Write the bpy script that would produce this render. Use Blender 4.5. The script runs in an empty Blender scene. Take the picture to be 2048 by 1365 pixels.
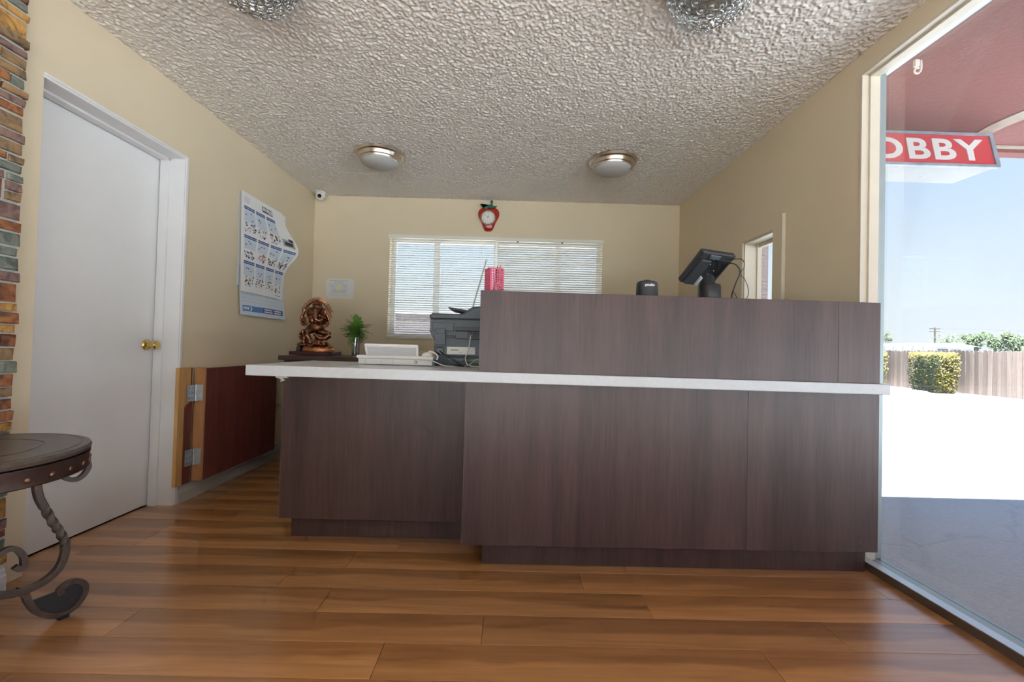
import bpy, bmesh, math, random
from mathutils import Vector, Matrix
random.seed(7)
PI = math.pi
sc = bpy.context.scene
C = bpy.data.collections.new('lobby'); sc.collection.children.link(C)

# ------------------------------------------------------------------ camera
YAW, PITCH, ROLL, CAMH = 0.0080, 0.0170, 0.0255, 0.9955
fw = Vector((math.sin(YAW)*math.cos(PITCH), math.cos(YAW)*math.cos(PITCH), math.sin(PITCH)))
rt = Vector((math.cos(YAW), -math.sin(YAW), 0)); up = rt.cross(fw)
r2 = rt*math.cos(ROLL) + up*math.sin(ROLL); u2 = up*math.cos(ROLL) - rt*math.sin(ROLL)
cd = bpy.data.cameras.new('camera'); cam = bpy.data.objects.new('camera', cd); C.objects.link(cam)
cd.sensor_fit = 'HORIZONTAL'; cd.sensor_width = 36; cd.lens = 880/2048*36; cd.clip_start = 0.02; cd.clip_end = 500
m = Matrix((r2, u2, -fw)).transposed().to_4x4(); m.translation = (0, 0, CAMH); cam.matrix_world = m
sc.camera = cam

# ------------------------------------------------------------------ world, sun, exposure
w = bpy.data.worlds.new('sky'); sc.world = w; w.use_nodes = True
nt = w.node_tree; nt.nodes.clear()
wo = nt.nodes.new('ShaderNodeOutputWorld'); bg = nt.nodes.new('ShaderNodeBackground')
tc = nt.nodes.new('ShaderNodeTexCoord'); sx = nt.nodes.new('ShaderNodeSeparateXYZ'); cr = nt.nodes.new('ShaderNodeValToRGB')
nt.links.new(tc.outputs['Generated'], sx.inputs[0]); nt.links.new(sx.outputs['Z'], cr.inputs[0])
nt.links.new(cr.outputs[0], bg.inputs[0]); nt.links.new(bg.outputs[0], wo.inputs[0])
e = cr.color_ramp.elements
e[0].position = 0.0; e[0].color = (0.97, 1.0, 1.0, 1)
e[1].position = 0.55; e[1].color = (0.38, 0.62, 1.0, 1)
cr.color_ramp.interpolation = 'B_SPLINE'
n = e.new(0.22); n.color = (0.72, 0.86, 1.0, 1)
bg.inputs[1].default_value = 0.51
sl = bpy.data.lights.new('sun', 'SUN'); sl.energy = 21.0; sl.angle = 0.009; sl.color = (0.95, 0.975, 1.0)
sun = bpy.data.objects.new('sun', sl); C.objects.link(sun)
sun.rotation_euler = Vector((0.04, 0.22, -1)).to_track_quat('-Z', 'Y').to_euler(); sun.location = (6, -6, 20)
vs = sc.view_settings
vs.view_transform = 'Standard'; vs.look = 'None'; vs.exposure = 1.02; vs.gamma = 1.0; vs.use_curve_mapping = False
cy = sc.cycles
cy.use_denoising = True; cy.max_bounces = 10; cy.diffuse_bounces = 6; cy.glossy_bounces = 3; cy.use_adaptive_sampling = True; cy.adaptive_threshold = 0.07; cy.adaptive_min_samples = 16
cy.transparent_max_bounces = 16; cy.caustics_reflective = False; cy.caustics_refractive = False
cy.sample_clamp_indirect = 6.0

# ------------------------------------------------------------------ materials
def mat(name, col, rough=0.5, metal=0.0, spec=0.5, bump=None, var=None, alpha=None):
    m = bpy.data.materials.new(name); m.use_nodes = True
    t = m.node_tree; b = t.nodes['Principled BSDF']
    b.inputs['Base Color'].default_value = (*col, 1); b.inputs['Roughness'].default_value = rough
    b.inputs['Metallic'].default_value = metal; b.inputs['Specular IOR Level'].default_value = spec
    N, L = t.nodes.new, t.links.new
    if bump or var:
        co = N('ShaderNodeTexCoord')
    if var:     # (scale, amount 0..1, stretch)
        s, a = var[0], var[1]
        mp = N('ShaderNodeMapping'); mp.inputs['Scale'].default_value = var[2] if len(var) > 2 else (1, 1, 1)
        L(co.outputs['Object'], mp.inputs[0])
        no = N('ShaderNodeTexNoise'); no.inputs['Scale'].default_value = s; no.inputs['Detail'].default_value = 5
        L(mp.outputs[0], no.inputs['Vector'])
        mr = N('ShaderNodeMapRange'); mr.inputs['From Min'].default_value = 0.3; mr.inputs['From Max'].default_value = 0.7
        mr.inputs['To Min'].default_value = 1-a; mr.inputs['To Max'].default_value = 1+a
        L(no.outputs[0], mr.inputs[0])
        hs = N('ShaderNodeHueSaturation'); hs.inputs['Color'].default_value = (*col, 1)
        L(mr.outputs[0], hs.inputs['Value']); L(hs.outputs[0], b.inputs['Base Color'])
    if bump:    # (scale, strength, distance)
        no = N('ShaderNodeTexNoise'); no.inputs['Scale'].default_value = bump[0]; no.inputs['Detail'].default_value = 3
        L(co.outputs['Object'], no.inputs['Vector'])
        bp = N('ShaderNodeBump'); bp.inputs['Strength'].default_value = bump[1]; bp.inputs['Distance'].default_value = bump[2]
        L(no.outputs[0], bp.inputs['Height']); L(bp.outputs[0], b.inputs['Normal'])
    return m

def ramp(t, stops):
    r = t.nodes.new('ShaderNodeValToRGB'); el = r.color_ramp.elements
    while len(el) > 1: el.remove(el[-1])
    el[0].position = stops[0][0]; el[0].color = (*stops[0][1], 1)
    for p, c in stops[1:]:
        q = el.new(p); q.color = (*c, 1)
    return r

def wood(name, dark, light, axis='Z', scale=9.0, stretch=0.09, rough=0.35, spec=0.5, rnd=0.25, lines=0.5, coat=0.0):
    """Grain running along an axis, in object space, with a tone per object."""
    m = bpy.data.materials.new(name); m.use_nodes = True; t = m.node_tree; b = t.nodes['Principled BSDF']
    N, L = t.nodes.new, t.links.new
    co = N('ShaderNodeTexCoord'); oi = N('ShaderNodeObjectInfo')
    mp = N('ShaderNodeMapping')
    sv = {'X': (stretch, 1, 1), 'Y': (1, stretch, 1), 'Z': (1, 1, stretch)}[axis]
    mp.inputs['Scale'].default_value = sv; L(co.outputs['Object'], mp.inputs[0])
    sh = N('ShaderNodeVectorMath'); sh.operation = 'ADD'
    ml = N('ShaderNodeMath'); ml.operation = 'MULTIPLY'; ml.inputs[1].default_value = 37
    L(oi.outputs['Random'], ml.inputs[0]); cb = N('ShaderNodeCombineXYZ')
    for k in range(3): L(ml.outputs[0], cb.inputs[k])
    L(mp.outputs[0], sh.inputs[0]); L(cb.outputs[0], sh.inputs[1])
    n1 = N('ShaderNodeTexNoise'); n1.inputs['Scale'].default_value = scale; n1.inputs['Detail'].default_value = 4
    n1.inputs['Distortion'].default_value = 1.2; L(sh.outputs[0], n1.inputs['Vector'])
    n2 = N('ShaderNodeTexNoise'); n2.inputs['Scale'].default_value = scale*14; n2.inputs['Detail'].default_value = 3
    L(sh.outputs[0], n2.inputs['Vector'])
    mx = N('ShaderNodeMix'); mx.data_type = 'FLOAT'; mx.inputs[0].default_value = lines
    L(n1.outputs[0], mx.inputs[2]); L(n2.outputs[0], mx.inputs[3])
    mid = tuple((a+c)/2 for a, c in zip(dark, light))
    r = ramp(t, [(0.3, dark), (0.5, mid), (0.7, light)]); L(mx.outputs[0], r.inputs[0])
    hs = N('ShaderNodeHueSaturation'); mr = N('ShaderNodeMapRange')
    mr.inputs['To Min'].default_value = 1-rnd; mr.inputs['To Max'].default_value = 1+rnd
    L(oi.outputs['Random'], mr.inputs[0]); L(mr.outputs[0], hs.inputs['Value']); L(r.outputs[0], hs.inputs['Color'])
    L(hs.outputs[0], b.inputs['Base Color'])
    b.inputs['Roughness'].default_value = rough; b.inputs['Specular IOR Level'].default_value = spec
    b.inputs['Coat Weight'].default_value = coat; b.inputs['Coat Roughness'].default_value = 0.2
    return m

def plank_mat():
    m = bpy.data.materials.new('laminate plank'); m.use_nodes = True; t = m.node_tree; b = t.nodes['Principled BSDF']
    N, L = t.nodes.new, t.links.new
    co = N('ShaderNodeTexCoord'); oi = N('ShaderNodeObjectInfo'); sp = N('ShaderNodeSeparateXYZ'); L(co.outputs['Object'], sp.inputs[0])
    ml = N('ShaderNodeMath'); ml.operation = 'MULTIPLY'; ml.inputs[1].default_value = 53; L(oi.outputs['Random'], ml.inputs[0])
    # two strips with a wavy border
    ax = N('ShaderNodeMath'); ax.operation = 'ADD'; L(sp.outputs['X'], ax.inputs[0]); L(ml.outputs[0], ax.inputs[1])
    nw = N('ShaderNodeTexNoise'); nw.noise_dimensions = '1D'; nw.inputs['Scale'].default_value = 1.2; nw.inputs['Detail'].default_value = 3.5; L(ax.outputs[0], nw.inputs['W'])
    wv = N('ShaderNodeMath'); wv.operation = 'MULTIPLY_ADD'; wv.inputs[1].default_value = 0.12; wv.inputs[2].default_value = 0.02; L(nw.outputs[0], wv.inputs[0])
    df = N('ShaderNodeMath'); df.operation = 'SUBTRACT'; L(sp.outputs['Y'], df.inputs[0]); L(wv.outputs[0], df.inputs[1])
    st = N('ShaderNodeMapRange'); st.inputs['From Min'].default_value = -0.010; st.inputs['From Max'].default_value = 0.010; L(df.outputs[0], st.inputs[0])
    mp = N('ShaderNodeMapping'); mp.inputs['Scale'].default_value = (0.07, 1, 1); L(co.outputs['Object'], mp.inputs[0])
    cb = N('ShaderNodeCombineXYZ'); L(ml.outputs[0], cb.inputs[0]); L(ml.outputs[0], cb.inputs[1])
    va = N('ShaderNodeVectorMath'); va.operation = 'ADD'; L(mp.outputs[0], va.inputs[0]); L(cb.outputs[0], va.inputs[1])
    n1 = N('ShaderNodeTexNoise'); n1.inputs['Scale'].default_value = 28; n1.inputs['Detail'].default_value = 6; n1.inputs['Distortion'].default_value = 0.8; L(va.outputs[0], n1.inputs['Vector'])
    r = ramp(t, [(0.25, PLK_D), (0.5, PLK_M), (0.75, PLK_L)]); L(n1.outputs[0], r.inputs[0])
    mu = N('ShaderNodeMix'); mu.data_type = 'RGBA'; mu.blend_type = 'MULTIPLY'
    L(st.outputs[0], mu.inputs[0]); L(r.outputs[0], mu.inputs[6]); mu.inputs[7].default_value = (0.70, 0.65, 0.60, 1)
    hs = N('ShaderNodeHueSaturation'); mr = N('ShaderNodeMapRange'); mr.inputs['To Min'].default_value = 0.85; mr.inputs['To Max'].default_value = 1.15
    L(oi.outputs['Random'], mr.inputs[0]); L(mr.outputs[0], hs.inputs['Value']); L(mu.outputs[2], hs.inputs['Color']); L(hs.outputs[0], b.inputs['Base Color'])
    b.inputs['Roughness'].default_value = 0.30; b.inputs['Specular IOR Level'].default_value = 0.5; b.inputs['Coat Weight'].default_value = 1.0; b.inputs['Coat Roughness'].default_value = 0.25
    bp = N('ShaderNodeBump'); bp.inputs['Strength'].default_value = 0.08; bp.inputs['Distance'].default_value = 0.002
    L(n1.outputs[0], bp.inputs['Height']); L(bp.outputs[0], b.inputs['Normal'])
    return m
PLK_D, PLK_M, PLK_L = (0.40, 0.180, 0.058), (0.52, 0.245, 0.085), (0.64, 0.315, 0.118)

def popcorn():
    m = bpy.data.materials.new('popcorn ceiling'); m.use_nodes = True; t = m.node_tree; b = t.nodes['Principled BSDF']
    N, L = t.nodes.new, t.links.new
    co = N('ShaderNodeTexCoord'); n1 = N('ShaderNodeTexNoise'); n1.inputs['Scale'].default_value = 34; n1.inputs['Detail'].default_value = 2
    L(co.outputs['Object'], n1.inputs['Vector'])
    mx = N('ShaderNodeMix'); mx.data_type = 'VECTOR'; mx.inputs[0].default_value = 0.03; L(co.outputs['Object'], mx.inputs[4]); L(n1.outputs['Color'], mx.inputs[5])
    vo = N('ShaderNodeTexVoronoi'); vo.feature = 'SMOOTH_F1'; vo.inputs['Scale'].default_value = 62; vo.inputs['Smoothness'].default_value = 0.35; L(mx.outputs[1], vo.inputs['Vector'])
    r = ramp(t, [(0.10, (1, 1, 1)), (0.62, (0, 0, 0))]); L(vo.outputs['Distance'], r.inputs[0])
    bp = N('ShaderNodeBump'); bp.inputs['Strength'].default_value = 0.35; bp.inputs['Distance'].default_value = 0.004
    L(r.outputs[0], bp.inputs['Height']); L(bp.outputs[0], b.inputs['Normal'])
    b.inputs['Base Color'].default_value = (0.77, 0.735, 0.685, 1); b.inputs['Roughness'].default_value = 0.95; b.inputs['Specular IOR Level'].default_value = 0.2
    return m

def glass(name, tint=(1, 1, 1), refl=0.06, dust=0.0, dustcol=(0.8, 0.9, 1.0)):
    m = bpy.data.materials.new(name); m.use_nodes = True; t = m.node_tree; t.nodes.clear()
    N, L = t.nodes.new, t.links.new
    o = N('ShaderNodeOutputMaterial'); tr = N('ShaderNodeBsdfTransparent'); gl = N('ShaderNodeBsdfGlossy')
    tr.inputs[0].default_value = (*tint, 1); gl.inputs['Roughness'].default_value = 0.02
    lw = N('ShaderNodeLayerWeight'); lw.inputs[0].default_value = 0.25
    mm = N('ShaderNodeMath'); mm.operation = 'MULTIPLY_ADD'; mm.inputs[1].default_value = 0.12; mm.inputs[2].default_value = refl*0.3
    L(lw.outputs['Fresnel'], mm.inputs[0]); ms = N('ShaderNodeMixShader')
    L(mm.outputs[0], ms.inputs[0]); L(tr.outputs[0], ms.inputs[1]); L(gl.outputs[0], ms.inputs[2])
    out = ms
    if dust:
        tl = N('ShaderNodeBsdfTranslucent'); tl.inputs[0].default_value = (*dustcol, 1)
        co = N('ShaderNodeTexCoord'); no = N('ShaderNodeTexNoise'); no.inputs['Scale'].default_value = 3; no.inputs['Detail'].default_value = 6
        L(co.outputs['Object'], no.inputs['Vector'])
        md = N('ShaderNodeMath'); md.operation = 'MULTIPLY'; md.inputs[1].default_value = dust*0.5; md.operation = 'MULTIPLY_ADD'; md.inputs[2].default_value = dust*0.75; L(no.outputs[0], md.inputs[0])
        m2 = N('ShaderNodeMixShader'); L(md.outputs[0], m2.inputs[0]); L(ms.outputs[0], m2.inputs[1]); L(tl.outputs[0], m2.inputs[2]); out = m2
    L(out.outputs[0], o.inputs[0])
    return m

def asphalt():
    m = bpy.data.materials.new('asphalt'); m.use_nodes = True; t = m.node_tree; b = t.nodes['Principled BSDF']
    N, L = t.nodes.new, t.links.new
    co = N('ShaderNodeTexCoord'); n1 = N('ShaderNodeTexNoise'); n1.inputs['Scale'].default_value = 60; n1.inputs['Detail'].default_value = 4
    n2 = N('ShaderNodeTexNoise'); n2.inputs['Scale'].default_value = 0.5; n2.inputs['Detail'].default_value = 5
    vo = N('ShaderNodeTexVoronoi'); vo.feature = 'DISTANCE_TO_EDGE'; vo.inputs['Scale'].default_value = 0.35
    nd = N('ShaderNodeTexNoise'); nd.inputs['Scale'].default_value = 1.6; nd.inputs['Detail'].default_value = 6
    L(co.outputs['Object'], nd.inputs['Vector']); va = N('ShaderNodeMix'); va.data_type = 'VECTOR'; va.inputs[0].default_value = 0.35
    L(co.outputs['Object'], va.inputs[4]); L(nd.outputs['Color'], va.inputs[5]); L(va.outputs[1], vo.inputs['Vector'])
    for n_ in (n1, n2): L(co.outputs['Object'], n_.inputs['Vector'])
    mx = N('ShaderNodeMix'); mx.data_type = 'FLOAT'; mx.inputs[0].default_value = 0.5; L(n1.outputs[0], mx.inputs[2]); L(n2.outputs[0], mx.inputs[3])
    r = ramp(t, [(0.3, (0.36, 0.37, 0.38)), (0.7, (0.50, 0.51, 0.52))]); L(mx.outputs[0], r.inputs[0])
    rc = ramp(t, [(0.0, (0.88, 0.88, 0.88)), (0.004, (1, 1, 1))]); L(vo.outputs['Distance'], rc.inputs[0])
    mu = N('ShaderNodeMix'); mu.data_type = 'RGBA'; mu.blend_type = 'MULTIPLY'; mu.inputs[0].default_value = 1
    L(r.outputs[0], mu.inputs[6]); L(rc.outputs[0], mu.inputs[7]); L(mu.outputs[2], b.inputs['Base Color'])
    b.inputs['Roughness'].default_value = 0.9
    bp = N('ShaderNodeBump'); bp.inputs['Strength'].default_value = 0.4; bp.inputs['Distance'].default_value = 0.01; L(n1.outputs[0], bp.inputs['Height']); L(bp.outputs[0], b.inputs['Normal'])
    return m

def stone(name, a, b_, c):
    m = bpy.data.materials.new(name); m.use_nodes = True; t = m.node_tree; b = t.nodes['Principled BSDF']
    N, L = t.nodes.new, t.links.new
    co = N('ShaderNodeTexCoord'); oi = N('ShaderNodeObjectInfo'); ml = N('ShaderNodeMath'); ml.operation = 'MULTIPLY'; ml.inputs[1].default_value = 91; L(oi.outputs['Random'], ml.inputs[0])
    cb = N('ShaderNodeCombineXYZ'); L(ml.outputs[0], cb.inputs[0]); va = N('ShaderNodeVectorMath'); L(co.outputs['Object'], va.inputs[0]); L(cb.outputs[0], va.inputs[1])
    n1 = N('ShaderNodeTexNoise'); n1.inputs['Scale'].default_value = 22; n1.inputs['Detail'].default_value = 6; n1.inputs['Distortion'].default_value = 1; L(va.outputs[0], n1.inputs['Vector'])
    r = ramp(t, [(0.33, a), (0.5, b_), (0.66, c)]); L(n1.outputs[0], r.inputs[0]); L(r.outputs[0], b.inputs['Base Color'])
    bp = N('ShaderNodeBump'); bp.inputs['Strength'].default_value = 0.5; bp.inputs['Distance'].default_value = 0.005; L(n1.outputs[0], bp.inputs['Height']); L(bp.outputs[0], b.inputs['Normal'])
    b.inputs['Roughness'].default_value = 0.75
    return m

M = {}
M['wall'] = mat('beige wall paint', (0.71, 0.61, 0.445), 0.85, spec=0.2, bump=(90, 0.12, 0.004), var=(1.5, 0.03))
M['ceil'] = popcorn()
M['plank'] = plank_mat()
M['sub'] = mat('dark subfloor', (0.05, 0.025, 0.012), 0.9)
M['white'] = mat('white gloss paint', (0.74, 0.74, 0.74), 0.4, var=(6, 0.025), bump=(40, 0.05, 0.002))
M['doorw'] = mat('white door paint', (0.80, 0.80, 0.80), 0.38, var=(2.5, 0.03), bump=(30, 0.05, 0.002))
M['cream'] = mat('cream window trim', (0.64, 0.58, 0.475), 0.5, var=(8, 0.04))
M['greyb'] = mat('grey baseboard paint', (0.50, 0.50, 0.49), 0.5, var=(7, 0.06))
M['bluew'] = mat('pale baseboard paint', (0.66, 0.70, 0.74), 0.5, var=(9, 0.06))
M['alu'] = mat('aluminium frame', (0.36, 0.42, 0.42), 0.38, metal=0.35, var=(10, 0.04))
M['track'] = mat('pale aluminium track', (0.62, 0.69, 0.76), 0.3, metal=0.3)
M['aludark'] = mat('bronze track', (0.16, 0.13, 0.11), 0.45, metal=0.3)
M['glass'] = glass('window glass', (0.97, 0.99, 1.0), 0.05, dust=0.015)
M['clear'] = glass('clear glass', (0.98, 1.0, 1.0), 0.05)
M['lam'] = wood('dark walnut laminate', (0.042, 0.022, 0.021), (0.105, 0.061, 0.056), 'Z', 7, 0.06, rough=0.36, spec=0.55, rnd=0.06, lines=0.4)
M['lamx'] = wood('dark desk laminate', (0.045, 0.024, 0.02), (0.085, 0.05, 0.042), 'X', 7, 0.06, rough=0.35, rnd=0.05)
M['mahog'] = wood('mahogany veneer', (0.115, 0.034, 0.028), (0.22, 0.070, 0.056), 'Z', 9, 0.05, rough=0.4, rnd=0.05, lines=0.6)
M['raw'] = wood('raw pine', (0.50, 0.27, 0.085), (0.66, 0.40, 0.16), 'Z', 9, 0.05, rough=0.7, rnd=0.05, lines=0.5)
M['rawo'] = wood('raw fir edge', (0.44, 0.20, 0.075), (0.58, 0.30, 0.13), 'Z', 12, 0.05, rough=0.7, rnd=0.05, lines=0.5)
M['slab'] = mat('white solid surface', (0.58, 0.61, 0.65), 0.28, var=(55, 0.035))
M['edge'] = mat('edge banding', (0.20, 0.11, 0.09), 0.4)
M['mortar'] = mat('grey mortar', (0.46, 0.47, 0.44), 0.95, var=(20, 0.1), bump=(60, 0.4, 0.004))
STN = [stone('rust slate', (0.10, 0.045, 0.03), (0.30, 0.11, 0.045), (0.42, 0.19, 0.07)),
       stone('ochre slate', (0.22, 0.11, 0.04), (0.50, 0.26, 0.07), (0.62, 0.36, 0.11)),
       stone('grey green slate', (0.09, 0.11, 0.10), (0.18, 0.20, 0.17), (0.27, 0.27, 0.20)),
       stone('plum slate', (0.11, 0.065, 0.06), (0.22, 0.13, 0.115), (0.30, 0.19, 0.14)),
       stone('brown slate', (0.13, 0.085, 0.05), (0.26, 0.17, 0.09), (0.38, 0.22, 0.10))]
M['brass'] = mat('polished brass', (0.72, 0.52, 0.18), 0.2, metal=1)
M['zinc'] = mat('zinc hinge', (0.52, 0.56, 0.60), 0.35, metal=0.8, var=(40, 0.15))
M['nickel'] = mat('brushed nickel', (0.62, 0.54, 0.46), 0.28, metal=1)
M['frost'] = mat('frosted glass dome', (0.46, 0.455, 0.44), 0.5, spec=0.3)
M['chrome'] = mat('chrome wire', (0.60, 0.60, 0.60), 0.22, metal=1)
M['vase'] = glass('thick vase glass', (0.88, 0.92, 0.93), 0.6)
M['crystal'] = glass('crystal bead', (0.9, 0.92, 0.92), 0.5)
M['plasw'] = mat('white plastic', (0.78, 0.78, 0.77), 0.4)
M['plasc'] = mat('ivory plastic', (0.76, 0.75, 0.68), 0.45)
M['blk'] = mat('black plastic', (0.018, 0.019, 0.022), 0.32)
M['blk2'] = mat('matte black plastic', (0.03, 0.032, 0.036), 0.5, bump=(300, 0.1, 0.001))
M['char'] = mat('charcoal printer plastic', (0.085, 0.105, 0.125), 0.5)
M['char2'] = mat('dark printer plastic', (0.04, 0.045, 0.052), 0.45)
M['lens'] = mat('dark lens', (0.02, 0.02, 0.022), 0.12)
M['pink'] = mat('pink plastic', (0.62, 0.10, 0.19), 0.35)
M['slat'] = mat('ivory blind slat', (0.66, 0.64, 0.59), 0.45)
M['rail'] = mat('ivory blind rail', (0.76, 0.74, 0.66), 0.4)
M['cord'] = mat('pale cord', (0.75, 0.73, 0.68), 0.7)
M['cable'] = mat('grey cable', (0.62, 0.62, 0.62), 0.5)
M['paper'] = mat('white paper', (0.80, 0.80, 0.80), 0.7)
M['paper2'] = mat('pale blue paper', (0.62, 0.71, 0.80), 0.7)
M['cert'] = mat('certificate paper', (0.70, 0.70, 0.66), 0.6)
M['certg'] = mat('certificate guilloche', (0.60, 0.64, 0.66), 0.6)
M['certy'] = mat('certificate seal', (0.72, 0.68, 0.50), 0.6)
M['ink'] = mat('grey ink', (0.16, 0.16, 0.18), 0.7)
M['inkl'] = mat('light ink', (0.42, 0.44, 0.47), 0.7)
M['inkb'] = mat('navy ink', (0.05, 0.11, 0.33), 0.6)
M['inkbl'] = mat('blue banner ink', (0.10, 0.24, 0.55), 0.6)
M['inkr'] = mat('red ink', (0.50, 0.16, 0.13), 0.6)
M['inky'] = mat('yellow ink', (0.62, 0.56, 0.28), 0.6)
M['inkk'] = mat('black ink', (0.04, 0.04, 0.045), 0.6)
M['copper'] = mat('antique copper', (0.50, 0.22, 0.11), 0.30, metal=0.9, var=(60, 0.45), bump=(120, 0.4, 0.003))
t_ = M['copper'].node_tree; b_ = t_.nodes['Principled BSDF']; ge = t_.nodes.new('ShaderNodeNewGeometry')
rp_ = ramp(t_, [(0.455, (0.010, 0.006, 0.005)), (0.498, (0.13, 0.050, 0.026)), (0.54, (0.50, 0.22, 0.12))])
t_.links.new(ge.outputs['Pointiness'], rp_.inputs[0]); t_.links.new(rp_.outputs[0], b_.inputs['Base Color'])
M['copperb'] = mat('bright copper', (0.62, 0.26, 0.11), 0.35, metal=0.8, var=(50, 0.15))
M['rosew'] = mat('rosewood plinth', (0.095, 0.030, 0.026), 0.35, var=(20, 0.15, (0.2, 1, 1)))
M['leaf'] = mat('fern green', (0.14, 0.34, 0.05), 0.55, var=(40, 0.35))
M['leaf2'] = mat('olive fern', (0.16, 0.22, 0.06), 0.55, var=(40, 0.35))
M['soil'] = mat('brown pebbles', (0.20, 0.09, 0.04), 0.8, var=(90, 0.4))
M['red'] = mat('glossy red glaze', (0.42, 0.030, 0.018), 0.16, var=(25, 0.2), bump=(40, 0.25, 0.004))
M['green'] = mat('green glaze', (0.035, 0.15, 0.11), 0.25, var=(25, 0.3))
M['dial'] = mat('clock dial', (0.74, 0.74, 0.68), 0.4)
M['dialr'] = mat('clock bezel', (0.72, 0.55, 0.45), 0.2, metal=0.5)
M['iron'] = mat('wrought iron', (0.125, 0.095, 0.08), 0.42, metal=0.35, var=(30, 0.2))
M['tabtop'] = wood('stained table top', (0.060, 0.045, 0.036), (0.13, 0.105, 0.085), 'X', 10, 0.12, rough=0.33, rnd=0.02)
M['apron'] = mat('bronze table apron', (0.085, 0.050, 0.040), 0.36, metal=0.5, var=(25, 0.15))
M['rivet'] = mat('bronze rivet', (0.26, 0.15, 0.10), 0.28, metal=0.8)
M['asph'] = asphalt()
M['soffit'] = mat('red stucco soffit', (0.175, 0.045, 0.032), 0.9, bump=(45, 0.5, 0.006), var=(1.2, 0.12))
M['bare'] = mat('bare plaster strip', (0.36, 0.29, 0.23), 0.9, var=(12, 0.15))
M['signred'] = mat('red sign face', (0.50, 0.028, 0.035), 0.3)
M['signw'] = mat('white sign letters', (0.60, 0.60, 0.58), 0.35)
M['signf'] = mat('weathered sign frame', (0.22, 0.25, 0.29), 0.55, var=(14, 0.25))
M['signu'] = mat('sign cabinet white', (0.20, 0.20, 0.195), 0.5, var=(10, 0.08))
M['fence'] = wood('weathered cedar', (0.19, 0.125, 0.10), (0.29, 0.23, 0.19), 'Z', 9, 0.05, rough=0.85, rnd=0.3)
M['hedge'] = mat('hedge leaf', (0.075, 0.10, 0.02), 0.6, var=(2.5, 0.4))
M['hedgelit'] = mat('sunlit yellow hedge leaf', (0.24, 0.185, 0.018), 0.6, var=(3, 0.3))  # yellow that stands in for sun on the leaves
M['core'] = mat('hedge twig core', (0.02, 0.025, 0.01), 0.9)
M['tree'] = mat('tree leaf', (0.055, 0.08, 0.028), 0.7, var=(1, 0.4))
M['trunk'] = mat('bark', (0.07, 0.055, 0.045), 0.9)
M['conc'] = mat('white painted concrete', (0.70, 0.70, 0.68), 0.85, var=(6, 0.06))
M['bldw'] = mat('white siding', (0.34, 0.345, 0.35), 0.7)
M['bldr'] = mat('pale metal roof', (0.30, 0.305, 0.31), 0.6)
M['dark'] = mat('dark opening', (0.06, 0.065, 0.07), 0.5)
M['ext'] = mat('mauve stucco', (0.10, 0.078, 0.080), 0.9, bump=(45, 0.5, 0.006))
M['lampw'] = mat('pale bracket', (0.72, 0.68, 0.62), 0.5)

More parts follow.
